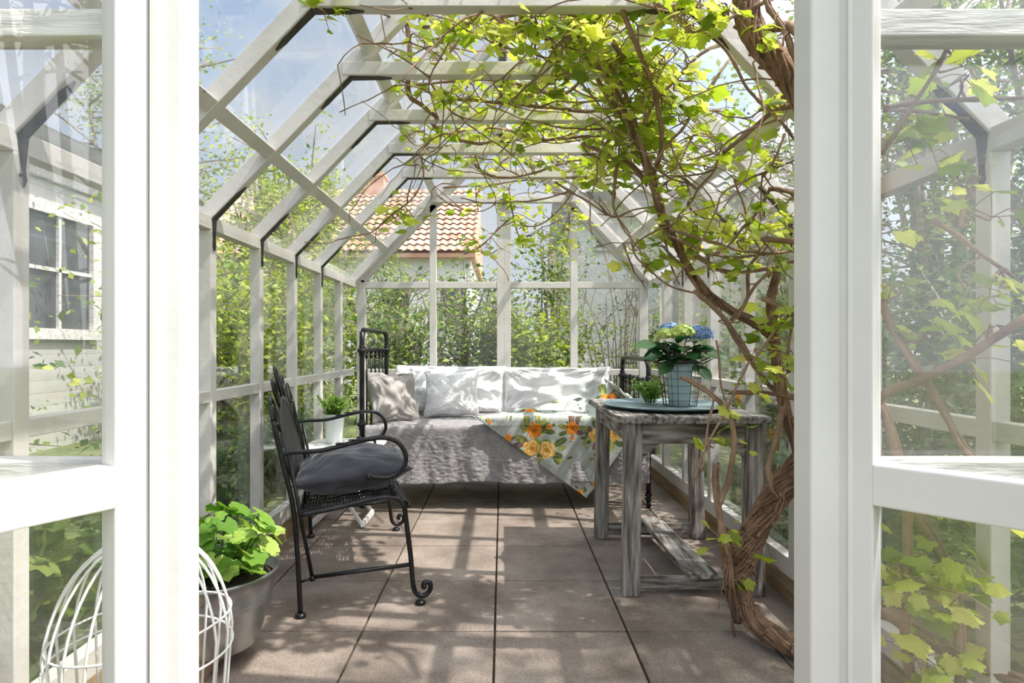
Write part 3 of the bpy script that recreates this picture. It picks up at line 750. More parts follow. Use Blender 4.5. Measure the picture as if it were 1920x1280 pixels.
def stalks_and_leaves(parent, c, n, h, spread, size, mat, stemmat=None, shape=SIMPLE, per=7, seed=1, leaf_name='foliage'):
    rr = random.Random(seed); st = MB(); pos = []; nr = []; tp = []
    for i in range(n):
        a = rr.uniform(0, 6.28); sp = spread*rr.random()**.6; hh = h*rr.uniform(.6, 1.05)
        b = Vector(c)+Vector((math.cos(a), math.sin(a), 0))*sp*.3; t = Vector(c)+Vector((math.cos(a)*sp, math.sin(a)*sp, hh))
        mid = (b+t)/2+Vector((0, 0, hh*.12)); pth = smooth_path([b, mid, t], 4); st.tube(pth, .0013, 4)
        for k in range(per):
            p = pth[rr.randint(2, len(pth)-1)]; pos.append(p+Vector((rr.gauss(0, size*.2), rr.gauss(0, size*.2), 0)))
            an = rr.uniform(0, 6.28); tp.append((math.cos(an), math.sin(an), rr.uniform(-.1, .9))); nr.append((rr.gauss(0, .4), rr.gauss(0, .4), 1))
    st.build('stem', stemmat or herb_leaf, parent)
    sz = np.array([size*rr.uniform(.6, 1.2) for _ in pos])
    fan = len(shape) > 4
    leaf_object(leaf_name, mat, parent, [leaf_mesh(shape, (0, .35 if shape is OVAL else 0, 0), np.array([tuple(p) for p in pos]), np.array(nr), np.array(tp), sz, fan)])
pt = empty('herb_pot', (-1.035, 3.78, .48), 'white pot of bushy green herb on the small white side table', 'potted plant')
c = (-1.035, 3.78, .481)
MB().lathe([(.045, 0), (.048, .005), (.062, .165), (.066, .168), (.066, .178), (.060, .178), (.056, .15)], c, 28).build('pot', whitepot, pt, smooth=True)
MB().lathe([(.0005, .155), (.057, .158)], c, 20, cap=False).build('soil', soil, pt)
stalks_and_leaves(pt, (c[0], c[1], c[2]+.155), 70, .13, .10, .028, herb_leaf, seed=3, per=9)

# ------------------------------------------------------------ timber block and zinc tub with geranium
tag(MB().box((-1.195, 1.10, .001), (-.957, 2.49, .07)).build('timber_plank', beam_wood, bevel=.004), 'rough timber plank on the floor under the zinc tub', 'plank')
tub = empty('planted_tub', (-.985, 2.08, .07), 'galvanised zinc tub planted with fresh green geranium at the left wall', 'potted plant')
c = (-.985, 2.09, .071)
MB().lathe([(.145, 0), (.15, .004), (.168, .07), (.188, .14), (.192, .145), (.190, .15), (.192, .155), (.196, .165), (.194, .17), (.205, .232), (.212, .235), (.214, .243), (.209, .248), (.204, .243), (.198, .20)], c, 56).build('tub', zinc, tub, smooth=True)
MB().lathe([(.0005, .212), (.12, .215), (.199, .205)], c, 40, cap=False).build('soil', soil, tub)
MB().tube(smooth_path([(c[0]-.05, c[1]-.205, .30), (c[0]-.05, c[1]-.235, .315), (c[0]+.01, c[1]-.245, .305), (c[0]+.06, c[1]-.235, .29), (c[0]+.06, c[1]-.2, .275)], 5), .005, 8).build('handle', zinc, tub, smooth=True)
rr = random.Random(12); st = MB(); pos = []; nr = []; tp = []; sz = []
for i in range(120):
    a = rr.uniform(0, 6.28); sp = .21*rr.random()**.55; hh = rr.uniform(.05, .24)*(1-.35*sp/.21)
    b = Vector(c)+Vector((math.cos(a)*sp*.45, math.sin(a)*sp*.45, .21)); t = Vector(c)+Vector((math.cos(a)*sp*1.0, math.sin(a)*sp*1.0, .23+hh))
    if t.x < -1.17: t.x = -1.17
    st.tube(smooth_path([b, (b+t)/2+Vector((0, 0, .02)), t], 3), .002, 5); pos.append(tuple(t))
    out = Vector((math.cos(a), math.sin(a), 0)); nv = Vector((rr.gauss(0, .35), rr.gauss(0, .35), 1))+out*.5; nr.append(tuple(nv)); tp.append(tuple(out+Vector((rr.gauss(0, .3), rr.gauss(0, .3), 0)))); sz.append(rr.uniform(.045, .095))
st.build('stem', ger_leaf, tub, smooth=True)
leaf_object('foliage', ger_leaf, tub, [leaf_mesh(ROUND, (0, -.02, 0), np.array(pos), np.array(nr), np.array(tp), np.array(sz))], smooth=True)

# white wire dome standing by the doorway
wd = empty('wire_dome', (-.86, 1.42, .07), 'white wire plant dome standing just inside the left door jamb', 'plant support')
c = Vector((-.83, 1.42, .071)); RD, HD = .19, .57
m = MB()
for k in range(11):
    a = math.pi*k/11+.1; pts = []
    for i in range(25):
        t = i/24; an = math.pi*t; rr_ = -RD*math.cos(an)*(1-.12*(1-math.sin(an))*0); z = (HD-.30)*math.sin(an)+.30
        if i in (0, 24): z = 0; rr_ *= .86
        pts.append(c+Vector((math.cos(a)*rr_, math.sin(a)*rr_, z)))
    m.tube(pts, .0032, 6)
m.build('arch_wire', whitewire, wd, smooth=True)
for z, r_, tilt in ((.008, RD*.87, 0), (.30, RD, 0), (.36, RD*.98, .10)):
    MB().tube([c+Vector((math.cos(2*math.pi*k/40)*r_, math.sin(2*math.pi*k/40)*r_, z+tilt*r_*math.cos(2*math.pi*k/40))) for k in range(40)], .0028, 6, closed=True).build('ring', whitewire, wd, smooth=True)

# ------------------------------------------------------------ work table
wt = empty('wooden_table', (.82, 3.05, 0), 'weathered grey wooden table with low stretcher board at the right wall', 'table')
TX0, TX1, TY0, TY1 = .488, 1.142, 2.60, 3.50
xs = [TX0, .652, .817, .985, TX1]
for a, b in zip(xs[:-1], xs[1:]):
    y0 = TY0+R.uniform(-.008, .008); MB().box((a+.0015, y0, .745), (b-.0015, TY1+R.uniform(-.01, .01), .775+R.uniform(-.002, .002))).build('top_plank', oldwood, wt, bevel=.006)
lg = [(.53, 2.63), (1.045, 2.63), (.53, 3.42), (1.045, 3.42)]
for (x, y) in lg:
    a = Vector((x+.036, y+.036, .0)); q = .036; t_ = 1.0
    sgn = -1 if x < .8 else 1
    m = MB(); m.hexa([(x+sgn*.012, y, 0), (x+.072+sgn*.012, y, 0), (x+.072+sgn*.012, y+.07, 0), (x+sgn*.012, y+.07, 0), (x, y, .745), (x+.072, y, .745), (x+.072, y+.07, .745), (x, y+.07, .745)])
    m.build('leg', oldleg, wt, bevel=.005)
ap = [((.602, 2.64, .655), (1.045, 2.668, .745)), ((.602, 3.45, .655), (1.045, 3.478, .745)), ((.54, 2.70, .655), (.566, 3.42, .745)), ((1.08, 2.70, .655), (1.106, 3.42, .745))]
for a, b in ap: MB().box(a, b).build('apron', oldwood if b[1]-a[1] > .3 else grainx, wt, bevel=.003)
MB().box((.59, 2.66, .02), (1.06, 2.69, .075)).build('stretcher', grainx, wt, bevel=.004)
MB().box((.59, 3.43, .02), (1.06, 3.46, .085)).build('stretcher', grainx, wt, bevel=.004)
MB().hexa([(.80, 2.63, .076), (.925, 2.63, .076), (.888, 3.45, .086), (.773, 3.45, .086), (.80, 2.63, .101), (.925, 2.63, .101), (.888, 3.45, .111), (.773, 3.45, .111)]).build('stretcher_board', oldwood, wt, bevel=.003)
for (x, s) in ((.602, 1), (1.045, -1)):
    MB().hexa([(x, 2.645, .655), (x+s*.075, 2.645, .655), (x+s*.075, 2.665, .655), (x, 2.665, .655), (x, 2.645, .575), (x+s*.012, 2.645, .60), (x+s*.012, 2.665, .60), (x, 2.665, .575)]).build('corner_brace', grainx, wt)

# round tray, basket, hydrangea
c = (.79, 2.98, .777)
o = MB().lathe([(.02, .002), (.19, .0), (.262, .006), (.298, .016), (.302, .019), (.298, .022), (.255, .011), (.02, .007)], c, 72).build('tray', tray, smooth=True)
tag(o, 'round blue grey metal tray on the weathered wooden table', 'tray')
hp = empty('potted_hydrangea', (.845, 2.95, .786), 'hydrangea with blue and green flower heads in a pale blue pot on the tray', 'potted plant')
c = Vector((.855, 2.965, .786))
MB().lathe([(.043, 0), (.047, .003), (.052, .03), (.054, .032), (.060, .19), (.066, .193), (.066, .202), (.060, .202), (.056, .18)], tuple(c), 32).build('pot', bluepot, hp, smooth=True)
MB().lathe([(.0005, .185), (.057, .186)], tuple(c), 20, cap=False).build('soil', soil, hp)
rr = random.Random(5); st = MB(); pos = []; nr = []; tp = []; sz = []
for i in range(9):
    a = 2*math.pi*i/9+.2; sp = rr.uniform(.05, .10); t = c+Vector((math.cos(a)*sp, math.sin(a)*sp*.8, .30+rr.uniform(-.01, .02))); b = c+Vector((math.cos(a)*.012, math.sin(a)*.012, .185))
    pth = smooth_path([b, (b+t)/2+Vector((math.cos(a), math.sin(a), 0))*.012, t], 4); st.tube(pth, .0028, 6)
    for k in range(6):
        p = pth[3+k % 5]; an = a+rr.uniform(-1.2, 1.2); out = Vector((math.cos(an), math.sin(an), 0))
        pos.append(tuple(p)); tp.append(tuple(out+Vector((0, 0, rr.uniform(-.25, .35))))); nr.append((rr.gauss(0, .25)-out.x*.1, rr.gauss(0, .25), 1)); sz.append(rr.uniform(.075, .12))
# the large low leaves that hang at the left and right
for (dx, dz, tx, tz_) in ((-.09, .26, -1, -.25), (-.05, .22, -.55, -.7), (.07, .20, .35, -1), (.10, .26, 1, -.2), (-.12, .30, -1, .1)):
    pos.append(tuple(c+Vector((dx, -.05, dz)))); tp.append((tx, -.3, tz_)); nr.append((0, -.8, .8)); sz.append(.11)
st.build('stem', cane, hp, smooth=True)
leaf_object('foliage', hyd_leaf, hp, [leaf_mesh(OVAL, (0, .5, -.03), np.array(pos), np.array(nr), np.array(tp), np.array(sz))], smooth=True)
FLO = []
for k in range(4):
    for j in range(5):
        pass
PET = [(0, 0, 0), (.5, .25, .1), (.45, .8, .12), (0, 1, .1), (-.45, .8, .12), (-.5, .25, .1)]
def flower_head(cc, r, mat, n, seed):
    rr = random.Random(seed); pos = []; nr = []; tp = []; sz = []
    for i in range(n):
        z = 1-1.25*(i+.5)/n; a = i*2.39996; s = math.sqrt(max(0, 1-z*z)); d = Vector((s*math.cos(a), s*math.sin(a), z)); p = Vector(cc)+Vector((d.x*r, d.y*r, d.z*r*.72))*rr.uniform(.78, 1.1)*(1+.12*math.sin(a*3+seed))
        o_ = d.orthogonal().normalized(); q = d.cross(o_)
        ph = rr.uniform(0, 1.5)
        for k in range(4):
            t = ph+k*math.pi/2; pos.append(tuple(p)); nr.append(tuple(d)); tp.append(tuple(o_*math.cos(t)+q*math.sin(t)+d*.15)); sz.append(rr.uniform(.010, .014))
    leaf_object('flower_head', mat, hp, [leaf_mesh(PET, (0, .5, .05), np.array(pos), np.array(nr), np.array(tp), np.array(sz))])
for (dx, dy, dz, r, mt, n) in ((-.07, -.03, .340, .042, hyd_green, 90), (.0, -.045, .350, .050, hyd_green, 130), (.085, -.02, .340, .060, hyd_blue, 170), (-.03, .05, .362, .052, hyd_blue, 120), (.05, .05, .355, .05, hyd_green, 110)):
    flower_head(c+Vector((dx, dy, dz)), r, mt, n, int(abs(dx)*1000)+n)
wbk = empty('wire_basket', tuple(c), 'dark wire basket standing around the pale blue hydrangea pot', 'basket')
def sq(t, rx, ry): 
    cc_, ss = math.cos(t), math.sin(t); return rx*math.copysign(abs(cc_)**.6, cc_), ry*math.copysign(abs(ss)**.6, ss)
m = MB()
for z, rx in ((.003, .074), (.03, .077), (.065, .082), (.10, .087), (.135, .092), (.17, .097), (.195, .10), (.207, .101)):
    m.tube([c+Vector((*sq(2*math.pi*k/40, rx, rx*.9), z)) for k in range(40)], .0013 if z < .2 else .003, 5, closed=True)
for k in range(18):
    t = 2*math.pi*k/18; a = Vector((*sq(t, .074, .067), .003)); b = Vector((*sq(t, .101, .091), .207)); m.tube([c+a, c+b], .0013, 5)
for k in range(-3, 4): m.tube([c+Vector((k*.02, -.066, .003)), c+Vector((k*.02, .066, .003))], .0013, 5)
m.build('wire_mesh', darkwire, wbk)
for s in (-1, 1):
    MB().tube([c+Vector((s*.10, -.05, .205)), c+Vector((s*.165, -.03, .238)), c+Vector((s*.165, .03, .238)), c+Vector((s*.10, .05, .205))], .0028, 6).build('handle', darkwire, wbk, smooth=True)
hb = empty('herb_sprig', (.735, 3.02, .79), 'loose tuft of bright green herb on the tray behind the basket', 'plant')
stalks_and_leaves(hb, (.745, 3.10, .79), 40, .11, .09, .032, herb_leaf, seed=9, per=8)

# ------------------------------------------------------------ grapevine
vine = empty('grapevine', (.95, 2.3, 0), 'old grapevine climbing the right wall and trained under the glass roof', 'vine')
CP = []     # points on canes where shoots can start
def cane_px(pts, r0, r1=None, name='cane', mat=None, n=7, jit=.08, wob=0, k=5, shoots=True):
    """pts: (px, py, depth)"""
    p = smooth_path([P(*q) for q in pts], k); r1 = r1 or r0*.6; N_ = len(p)
    if wob:
        for i in range(N_): p[i] += Vector((noise.noise(p[i]*9), noise.noise(p[i]*9+Vector((5, 5, 5))), noise.noise(p[i]*9+Vector((9, 1, 3)))))*wob
    rs = [r0+(r1-r0)*i/(N_-1) for i in range(N_)]
    for i in range(N_):
        if i % 7 == 3 and r0 < .012: rs[i] *= 1.35
    if shoots: CP.extend(p)
    return p, rs, n, jit
def flat(pts, Y): return [(a, b, Y) for a, b in pts]
trunk = MB(); strips = MB()
def shaggy(p, rs, strands):
    for s_ in range(strands):
        ph = R.uniform(0, 6.28); tw = R.uniform(.5, 1.6); off = R.uniform(.85, 1.06); q = []
        i0 = R.randint(0, max(0, len(p)-6)); i1 = min(len(p)-1, i0+R.randint(8, 34))
        if i1-i0 < 2: continue
        for i in range(i0, i1+1):
            t = (p[min(i+1, len(p)-1)]-p[max(i-1, 0)]).normalized(); a = t.orthogonal().normalized(); c_ = t.cross(a); an = ph+tw*(i-i0)*.15
            lift = 1.0+(.35 if i in (i0, i1) and R.random() < .18 else 0)
            q.append(p[i]+(a*math.cos(an)+c_*math.sin(an))*rs[i]*off*lift)
        strips.tube(q, R.uniform(.002, .0065)*rs[i0]/.045+.0012, 4)
def thick(pts, r0, r1, strands, wob=.006):
    p, rs, n, j = cane_px(pts, r0, r1, n=12, wob=wob, k=7); trunk.tube(p, rs, 12, jit=.14); shaggy(p, rs, strands); return p
thick([(1600, 1270, 1.9), (1530, 1230, 2.05), (1480, 1205, 2.12), (1430, 1178, 2.2), (1398, 1140, 2.3), (1385, 1095, 2.33), (1392, 1050, 2.33), (1412, 1005, 2.33)], .028, .042, 190)
thick([(1392, 1050, 2.33), (1412, 1005, 2.33), (1440, 950, 2.32), (1480, 895, 2.3), (1520, 845, 2.28), (1560, 780, 2.2), (1590, 650, 2.05), (1598, 480, 1.95), (1575, 300, 1.9), (1525, 205, 1.88), (1480, 145, 1.88), (1432, 88, 1.88), (1405, 35, 1.88), (1392, -30, 1.88)], .043, .033, 420)
thick([(1505, 865, 2.3), (1482, 800, 2.32), (1464, 730, 2.34), (1455, 660, 2.36), (1448, 600, 2.38), (1446, 560, 2.4), (1455, 510, 2.4)], .022, .013, 120)
thick([(1450, 635, 2.37), (1419, 607, 2.38), (1368, 580, 2.42), (1321, 545, 2.45), (1293, 506, 2.5), (1271, 460, 2.5), (1247, 420, 2.48), (1232, 372, 2.46), (1221, 326, 2.44), (1200, 276, 2.42), (1182, 236, 2.40), (1162, 188, 2.38)], .018, .012, 170, .004)
thick([(1385, 1165, 2.28), (1368, 1100, 2.28), (1362, 1045, 2.28), (1352, 996, 2.28)], .020, .013, 50, .002)
trunk.build('trunk', bark, vine, smooth=True)
canes = [
 (flat([(1215, -5), (1265, 31), (1309, 57), (1363, 94), (1394, 157), (1429, 197), (1466, 234), (1512, 290)], 1.95), .006),
 (flat([(1455, -5), (1390, 24), (1328, 52), (1300, 62)], 1.85), .006),
 (flat([(1385, 74), (1317, 98), (1265, 151), (1226, 197), (1208, 236)], 2.25), .009),
 (flat([(1370, 109), (1309, 197), (1280, 243), (1250, 273), (1228, 310)], 2.3), .006),
 (flat([(1520, 185), (1451, 212), (1396, 254), (1357, 287)], 2.0), .012),
 (flat([(1090, 105), (1134, 140), (1162, 188), (1182, 236), (1204, 280), (1226, 350)], 2.36), .008),
 (flat([(1142, 122), (1177, 186), (1199, 262), (1215, 330)], 2.33), .007),
 (flat([(1120, 150), (1150, 200), (1190, 260), (1210, 320), (1240, 400)], 2.40), .007),
 (flat([(1090, 270), (1153, 294), (1195, 322), (1214, 350)], 2.42), .007),
 ([(1160, 298, 2.4), (1149, 370, 2.42), (1156, 403, 2.42), (1182, 442, 2.44), (1191, 477, 2.44), (1217, 504, 2.44), (1265, 540, 2.44), (1340, 552, 2.44)], .005),
 (flat([(1040, 340), (1090, 370), (1134, 399), (1158, 405), (1188, 394), (1226, 388)], 2.44), .0045),
 (flat([(1302, 250), (1287, 278), (1267, 316), (1232, 337)], 2.40), .004),
 (flat([(1348, 294), (1342, 316), (1326, 335), (1306, 355)], 2.3), .005),
 (flat([(1306, 355), (1275, 330), (1250, 345), (1232, 365)], 2.38), .005),
 (flat([(1444, 357), (1427, 390), (1396, 425), (1366, 462), (1328, 482)], 2.3), .006),
 ([(1444, 355, 2.3), (1480, 360, 2.2), (1530, 380, 2.1)], .011),
 (flat([(1255, 430), (1309, 447), (1352, 460), (1396, 471), (1475, 473), (1520, 440)], 2.35), .006),
 (flat([(1247, 440), (1300, 462), (1360, 482), (1420, 478), (1510, 470)], 2.38), .006),
 (flat([(1243, 430), (1252, 470), (1262, 505), (1275, 535)], 2.46), .004),
 ([(1427, 447, 2.2), (1520, 458, 2.15)], .012),
 (flat([(1520, 484), (1473, 493), (1440, 512), (1410, 545), (1385, 590)], 2.3), .009),
 (flat([(1287, 467), (1331, 497), (1363, 510), (1405, 510), (1460, 500)], 2.40), .008),
 (flat([(1358, 597), (1396, 653), (1414, 686), (1452, 733), (1510, 743)], 2.36), .009),
 (flat([(1300, 545), (1330, 570), (1358, 600), (1380, 640), (1405, 677)], 2.36), .010),
 (flat([(1405, 677), (1386, 714), (1368, 757), (1339, 808), (1316, 855), (1302, 897)], 2.25), .005),
 (flat([(1350, 945), (1368, 893), (1373, 832), (1366, 780), (1330, 738), (1274, 707)], 2.22), .0085),
 (flat([(1344, 639), (1354, 724), (1368, 780)], 2.2), .004),
 (flat([(1342, 869), (1342, 925), (1353, 996), (1366, 1045)], 2.25), .011),
 (flat([(1368, 736), (1438, 738), (1515, 754)], 2.28), .008),
 (flat([(1466, 761), (1457, 808), (1440, 879), (1450, 925)], 2.25), .010),
 (flat([(1340, 745), (1330, 790), (1322, 840), (1318, 880)], 2.2), .004),
 (flat([(1490, 570), (1440, 640), (1410, 680)], 2.3), .006),
 (flat([(1515, 600), (1470, 580), (1430, 560)], 2.3), .010),
 (flat([(1512, 520), (1490, 580), (1480, 640), (1475, 700)], 2.25), .006),
 (flat([(1370, 600), (1400, 560), (1405, 500), (1430, 470)], 2.40), .007),
 (flat([(1430, 330), (1452, 300), (1470, 250)], 2.2), .006),
 # roof
 ([(757, 0, 2.7), (764, 63, 2.7), (766, 120, 2.75), (766, 179, 2.85), (789, 198, 2.9), (830, 230, 3.1)], .012),
 ([(882, 15, 2.2), (922, 30, 2.22), (964, 55, 2.25), (1049, 82, 2.3), (1110, 115, 2.35), (1150, 170, 2.38)], .010),
 (flat([(939, 36), (876, 72), (844, 91)], 2.6), .005),
 (flat([(890, 25), (911, 61), (930, 82), (970, 110), (1010, 130)], 2.7), .004),
 ([(985, 91, 2.4), (1028, 114, 2.42), (1089, 156, 2.42), (1150, 230, 2.42)], .005),
 ([(800, 146, 2.95), (827, 186, 2.98), (855, 215, 3.0), (900, 228, 3.0)], .005),
 ([(806, 228, 3.3), (840, 255, 3.35), (900, 270, 3.4), (964, 251, 3.4), (1019, 230, 3.35)], .008),
 (flat([(1053, 10), (1054, 101)], 2.3), .006),
 ([(880, 285, 3.9), (900, 320, 3.9), (935, 332, 3.9), (986, 328, 3.9), (1060, 305, 3.8), (1150, 290, 3.3)], .008),
 ([(790, 295, 3.4), (794, 332, 3.4), (771, 375, 3.35), (736, 402, 3.3), (697, 434, 3.3), (673, 440, 3.3)], .005),
 (flat([(955, 355), (963, 412), (981, 465)], 4.3), .006),
 (flat([(963, 404), (940, 424), (908, 456), (870, 477)], 4.3), .006),
 (flat([(1070, 360), (1062, 377), (1036, 404), (1004, 424), (966, 421)], 4.3), .006),
 (flat([(820, 365), (835, 377), (879, 395), (908, 395), (945, 372)], 4.3), .005),
 (flat([(1062, 377), (1068, 420), (1060, 470)], 4.3), .004),
 ([(1170, 200, 2.5), (1100, 210, 2.7), (1010, 200, 2.8), (900, 190, 2.8), (820, 180, 2.8)], .008),
 ([(1190, 260, 2.8), (1110, 255, 3.1), (1020, 262, 3.25), (930, 240, 3.3), (850, 250, 3.3)], .008),
 ([(1210, 320, 3.0), (1120, 330, 3.6), (1020, 335, 4.3), (920, 345, 4.4), (830, 352, 4.4)], .007),
 ([(1200, 150, 2.3), (1130, 60, 2.2), (1080, 30, 2.15), (1000, 20, 2.15), (900, -10, 2.1)], .009),
 ([(1224, 335, 2.44), (1240, 270, 2.32), (1228, 180, 2.2), (1195, 95, 2.1), (1170, 30, 2.05), (1160, -20, 2.0)], .010),
 ([(1420, 60, 1.9), (1480, 50, 1.8), (1520, 80, 1.75), (1600, 60, 1.6)], .016),
 ([(1500, 130, 1.8), (1470, 60, 1.8), (1440, 20, 1.8), (1430, -20, 1.8)], .008),
 ([(1100, 140, 2.7), (1050, 180, 2.75), (980, 160, 2.75), (900, 150, 2.75), (780, 160, 2.75)], .007),
 ([(1000, 20, 2.15), (900, 40, 2.3), (800, 50, 2.5), (750, 40, 2.6), (700, 20, 2.4), (580, 18, 2.05)], .006),
 # seen through the right hand door
 ([(1600, 800, 1.6), (1660, 740, 1.45), (1720, 715, 1.4), (1810, 670, 1.35), (1930, 590, 1.3)], .013),
 ([(1650, 560, 1.5), (1690, 650, 1.45), (1750, 740, 1.4), (1800, 830, 1.4), (1840, 870, 1.4)], .008),
 ([(1655, 200, 1.5), (1750, 190, 1.45), (1830, 185, 1.4), (1930, 182, 1.35)], .006),
 ([(1655, 205, 1.5), (1740, 212, 1.45), (1815, 225, 1.4)], .005),
 ([(1655, 290, 1.5), (1700, 220, 1.45), (1760, 120, 1.4), (1800, 60, 1.4)], .006),
 ([(1592, 700, 1.95), (1650, 760, 1.7), (1690, 900, 1.58), (1700, 1000, 1.55), (1695, 1200, 1.55), (1720, 1330, 1.6)], .012),
 ([(1600, 780, 2.0), (1670, 900, 1.7), (1740, 1000, 1.6), (1790, 1120, 1.55), (1800, 1330, 1.5)], .014),
 ([(1560, 1230, 2.0), (1640, 1150, 1.75), (1720, 1190, 1.6), (1780, 1225, 1.55), (1930, 1290, 1.5)], .018),
 ([(1800, 430, 1.4), (1810, 380, 1.4), (1835, 330, 1.4)], .005),
 ([(1750, 410, 1.4), (1830, 470, 1.4), (1900, 520, 1.4)], .006),
]
cm = MB()
for pts, r in canes:
    if .008 < r < .0121 and pts[0][1] < 600: r *= .78
    p, rs, n, j = cane_px(pts, r, r*.7, wob=.006 if r < .01 else .003); cm.tube(p, rs, 7, jit=.10)
    if r >= .007:
        q = [a+Vector((r*.9, 0, r*.6)) for a in p[::2]]; cm.tube(q, r*.5, 5)
# thin leafless shoots tangled along the canes
for i in range(210):
    p = Vector(CP[R.randrange(len(CP))])
    if p.z < 1.45 or p.y < 1.8 or p.y > 4.6: continue
    d = Vector((R.gauss(-.15, .6), R.gauss(.1, .6), R.gauss(.1, .35))).normalized(); q = [p.copy()]
    for k in range(R.randint(6, 15)):
        d = (d+Vector((R.gauss(0, .22), R.gauss(0, .22), R.gauss(-.03, .16)))).normalized(); n_ = q[-1]+d*.045
        if abs(n_.x) > 1.15 or n_.z > zs(n_.x)-.02 or n_.y < 1.3 or n_.z < 1.30: break
        q.append(n_)
    if len(q) > 3:
        r0 = R.uniform(.0022, .0045); cm.tube(q, [r0*(1.25 if k % 3 == 0 else 1)*(1-.5*k/len(q)) for k in range(len(q))], 5)
        if R.random() < .5: CP.extend(q[2:])
# leaf clusters: (px, py, rx, ry, depth0, depth1, count of clusters)
REG = [
 (1010, 60, 120, 38, 2.1, 2.45, 34), (1130, 60, 90, 50, 2.05, 2.45, 34), (820, 60, 75, 40, 2.3, 2.6, 14), (900, 50, 50, 28, 2.2, 2.5, 3),
 (1330, 20, 95, 28, 1.8, 2.1, 22), (1270, 90, 60, 30, 2.1, 2.4, 6), (1240, 140, 70, 50, 2.15, 2.5, 26), (1140, 120, 70, 35, 2.2, 2.6, 20),
 (880, 178, 120, 24, 2.65, 3.0, 22), (1050, 178, 110, 26, 2.55, 3.0, 28), (1000, 130, 100, 22, 2.45, 2.6, 8),
 (880, 245, 115, 18, 3.2, 3.5, 22), (1050, 245, 110, 20, 3.0, 3.5, 26), (1000, 300, 110, 16, 3.6, 4.0, 20), (870, 300, 50, 12, 3.6, 4.0, 5),
 (1000, 345, 120, 12, 4.1, 4.5, 16), (1210, 220, 90, 55, 2.25, 2.6, 30), (1200, 290, 80, 40, 2.35, 2.7, 20), (1120, 320, 55, 25, 2.5, 3.0, 10),
 (1330, 280, 30, 30, 2.2, 2.4, 5), (1360, 225, 50, 20, 2.1, 2.3, 3), (1270, 370, 50, 25, 2.4, 2.55, 6), (1300, 425, 70, 26, 2.35, 2.5, 11), (1420, 425, 70, 30, 2.2, 2.45, 11),
 (1380, 490, 80, 26, 2.25, 2.45, 9), (1480, 400, 30, 40, 2.1, 2.3, 4), (1470, 190, 30, 25, 1.95, 2.1, 5), (1480, 40, 30, 35, 1.75, 1.95, 6), (1470, 290, 30, 30, 2.1, 2.3, 4),
 (1240, 500, 40, 20, 2.4, 2.5, 5), (1205, 470, 20, 20, 2.4, 2.5, 2), (1380, 600, 40, 12, 2.3, 2.4, 4), (1460, 600, 40, 20, 2.25, 2.4, 5), (1450, 660, 40, 25, 2.2, 2.4, 5), (1450, 710, 40, 18, 2.2, 2.4, 4),
 (1340, 835, 25, 14, 2.2, 2.25, 3), (1372, 795, 14, 8, 2.2, 2.25, 1), (1358, 1010, 8, 16, 2.2, 2.28, 2), (1378, 1085, 6, 6, 2.25, 2.3, 1),
 (960, 395, 140, 22, 4.2, 4.5, 14), (930, 450, 70, 30, 4.25, 4.4, 8), (985, 430, 30, 40, 4.25, 4.4, 5), (1065, 420, 18, 60, 4.25, 4.4, 9), (760, 395, 40, 15, 3.3, 3.4, 4), (735, 405, 14, 12, 3.3, 3.4, 2), (800, 290, 30, 15, 3.3, 3.5, 2),
 (590, 12, 25, 12, 2.0, 2.08, 3), (740, 60, 25, 40, 2.5, 2.7, 4), (770, 140, 25, 40, 2.7, 2.9, 4), (1160, 360, 30, 20, 2.4, 2.5, 2), (1250, 260, 90, 50, 2.3, 2.5, 7),
 (1700, 260, 60, 40, 1.4, 1.5, 3), (1830, 130, 60, 25, 1.35, 1.45, 4), (1700, 560, 40, 40, 1.4, 1.5, 3), (1840, 400, 50, 30, 1.35, 1.45, 3), (1780, 640, 80, 40, 1.35, 1.5, 4),
 (1700, 1080, 40, 40, 1.45, 1.6, 6), (1800, 1100, 60, 50, 1.4, 1.55, 6), (1860, 560, 60, 60, 1.35, 1.45, 5), (1760, 920, 60, 20, 1.45, 1.6, 3), (1750, 1230, 80, 30, 1.45, 1.55, 5)]
CPa = np.array([tuple(p) for p in CP])
pos = []; nr = []; tp = []; sz = []; tw = MB()
def inside(p):
    return abs(p.x) < 1.17 and p.y > 1.06 and p.z < zs(p.x)-.01
for (px, py, rx, ry, d0, d1, cnt) in REG:
    for _ in range(cnt):
        for tr in range(8):
            a = R.uniform(0, 6.28); s = math.sqrt(R.random()); q = P(px+rx*s*math.cos(a), py+ry*s*math.sin(a), R.uniform(d0, d1))
            if inside(q): break
        else: continue
        dd = ((CPa-np.array(q))**2).sum(1); i = int(dd.argmin()); st_ = Vector(CPa[i])
        if (q-st_).length > .02:
            mid = (st_+q)/2+Vector((R.gauss(0, .015), R.gauss(0, .015), R.gauss(0, .015))); tw.tube(smooth_path([st_, mid, q], 3), [.0035, .003, .003, .003, .0026, .0022, .0018], 5)
        for k in range(R.randint(3, 6)):
            off = Vector((R.gauss(0, .042), R.gauss(0, .042), R.gauss(0, .03))); lp = q+off
            if not inside(lp+Vector((0, 0, .03))): continue
            if .5 < lp.x < .93 and .95 < lp.z < 1.25: continue      # the vine leaves the hydrangea free
            tw.tube([q, (q+lp)/2+Vector((0, 0, .008)), lp], .0012, 4)
            pos.append(tuple(lp)); n_ = Vector((R.gauss(0, .55)+.2, R.gauss(0, .55)-.25, 1)); nr.append(tuple(n_))
            tp.append((off.x+R.gauss(0, .03), off.y+R.gauss(0, .03), -.02)); sz.append(max(.022, min(.085, R.gauss(.050, .017))))
cm.build('cane', cane, vine, smooth=True)
tw.build('twig', cane, vine)
leaf_object('foliage', vine_leaf, vine, [leaf_mesh(GRAPE, GC, np.array(pos), np.array(nr), np.array(tp), np.array(sz)*1.15)])
